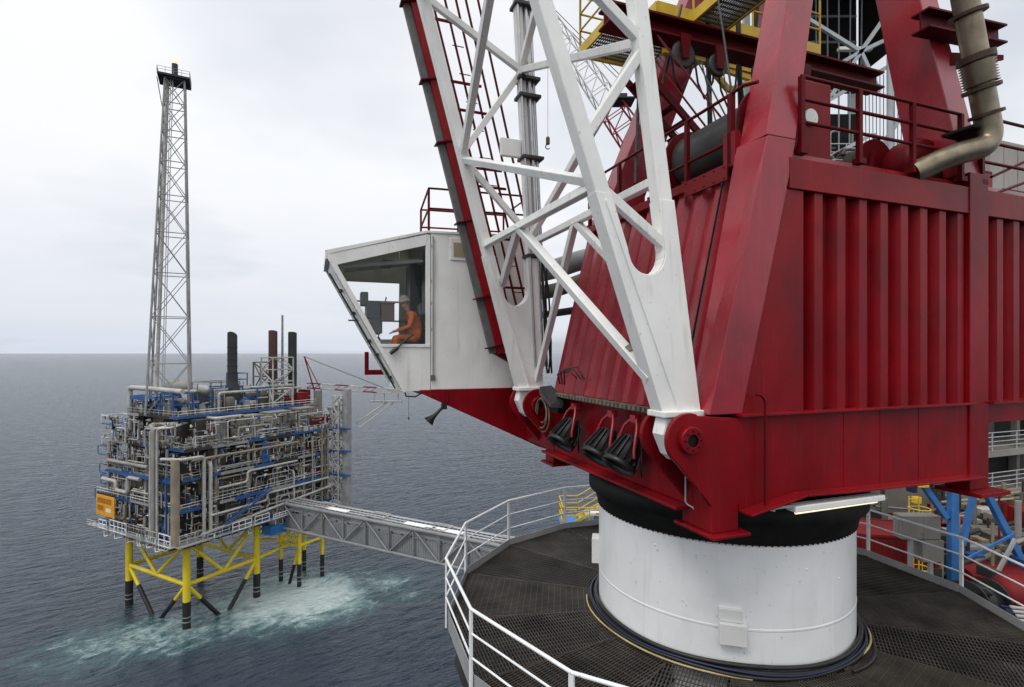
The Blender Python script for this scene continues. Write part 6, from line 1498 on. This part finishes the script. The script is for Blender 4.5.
for x in (x0 + 6.0, x0 + 7.2): t.part('standpipe', MB().tube((x, y0 - .2, 2), (x, y0 - .2, 23), .20, 10), 'derrick_steel')
for k in range(10): t.part('drill_string', MB().tube((x0 + .9 + .35 * k, y0 + 2 + .2 * (k % 3), 2), (x0 + .9 + .35 * k, y0 + 2 + .2 * (k % 3), 13 + (k % 4)), .07, 6), 'derrick_clad')
for k in range(9): t.part('equipment_pipe', MB().bent([(x0 + 4.4 + .42 * k, y1 - 1.7, 6 + k % 3), (x0 + 4.4 + .42 * k, y1 - 1.7, 13 + 1.3 * (k % 4)), (x0 + 5.2 + .42 * k, y1 - 1.7, 13 + 1.3 * (k % 4))], .09, .3, 6, 3), ('derrick_steel', 'pipe_grey', 'module')[k % 3])
for z in (22.0, 24.0, 26.0, 28.0): t.part('girt', MB().box((x0 + .3, y1 - 1.06, z), (x1 - .3, y1 - 1.01, z + .18)), 'pipe_grey')
for k in range(5): t.part('ladder_beam', MB().tube((x0 + 4.6 + .8 * k, y1 - 1.9, 15), (x0 + 4.4 + .9 * k, y1 - 1.9, 30), .06, 6), 'derrick_steel')
for k in range(14): t.part('cable', MB().tube((x0 + 5.2 + .22 * k, y0 + 1.5, 4), (x0 + 5.0 + .25 * k, y0 + 1.5, 19), .025, 5), 'under')
rb, pb = MB(), MB(); rail_run(rb, pb, [(x0, y0 + .3, 12.7), (x1 + 2, y0 + .3, 12.7)], 1.1, .035, 1.2, (.5,)); o = t.part('railing', rb, 'derrick_steel'); t.part('rail_posts', pb, 'derrick_steel', o, kind='stuff')
t.part('lamp', MB().box((x0 + 6.4 - 3.2, y0 + .6, 20.2), (x0 + 5.4, y0 + .9, 20.4)), 'white_box'); t.part('lamp', MB().box((x0 + .9, y0 + .6, 18.6), (x0 + 1.4, y0 + .9, 18.8)), 'white_box')

M['dist_red'] = paint('distant_crane_red', (0.30, 0.02, 0.04), 0.5, 0.1, 1)
# second crane far behind with its red and white lattice boom
p1 = loc_at(549, 18, 70); p0 = Vector((33, 70, 3.0)); c = Vector((33, 70, MD))
t = Thing('distant_crane', c, 0, rel(c), 'distant crane with white topped red lattice boom, seen between the white boom chords', 'crane')
t.part('mast', MB().tube((33, 70, MD), (33, 70, 5), 1.4, 16), 'white'); t.part('crane_house', MB().box((30.5, 67.5, 5), (38, 72.5, 10)), 'box_red', bevel=.1)
n = 26; dB = (p1 - p0); sd_ = Vector((0, 1, 0)); up_ = dB.cross(sd_).normalized()
for k in range(n):
    t0, t1 = k / n, (k + 1) / n; a, b_ = p0.lerp(p1, t0), p0.lerp(p1, t1)
    ha, hb2 = [1.0 if 0.12 < q < .62 else .75 for q in (t0, t1)]; ha = .5 + 1.25 * math.sin(PI * min(1, t0 * .8 + .15)); hb2 = .5 + 1.25 * math.sin(PI * min(1, t1 * .8 + .15)); bb = MB()
    for s in (-1, 1):
        for w_ in (-1, 1): bb.tube(a + up_ * s * ha + sd_ * w_ * .8, b_ + up_ * s * hb2 + sd_ * w_ * .8, .13, 5)
        bb.tube(a + up_ * s * ha + sd_ * .8, b_ + up_ * s * hb2 - sd_ * .8, .08, 5)
    for w_ in (-1, 1):
        bb.tube(a + up_ * ha + sd_ * w_ * .8, b_ - up_ * hb2 + sd_ * w_ * .8, .08, 5); bb.tube(b_ + up_ * hb2 + sd_ * w_ * .8, b_ - up_ * hb2 + sd_ * w_ * .8, .07, 5)
    t.part('boom_section', bb, 'dist_red' if t0 < .70 else 'white')
m_ = p0.lerp(p1, .70); t.part('boom_platform', MB().box(m_ + Vector((-.6, -1.4, 1.2)), m_ + Vector((2.6, 1.4, 1.35))).box(m_ + Vector((.6, -.5, 1.35)), m_ + Vector((1.7, .5, 2.2))), 'under')
for w_ in (-.5, .5): t.part('stay_wire', MB().tube(p1 + Vector((.5, w_, 1)), Vector((36, 70 + w_, 14)), .05, 5), 'rope')
hk = p1 + Vector((-.15, 0, 0)); t.part('hoist_wire', MB().tube(hk, hk + Vector((0, 0, -15.6)), .045, 5), 'galv')
hb3 = hk + Vector((0, 0, -15.6)); t.part('hook_block', MB().box(hb3 + Vector((-.25, -.2, -.9)), hb3 + Vector((.25, .2, -.1))).ball(hb3 + Vector((0, 0, -.1)), .22, 8).path([hb3 + Vector((.3 * math.sin(a), 0, -1.25 - .3 * math.cos(a) + .0)) for a in [rad(-200) + rad(250) * i / 10 for i in range(11)]], .07, 6), 'stack_brown')
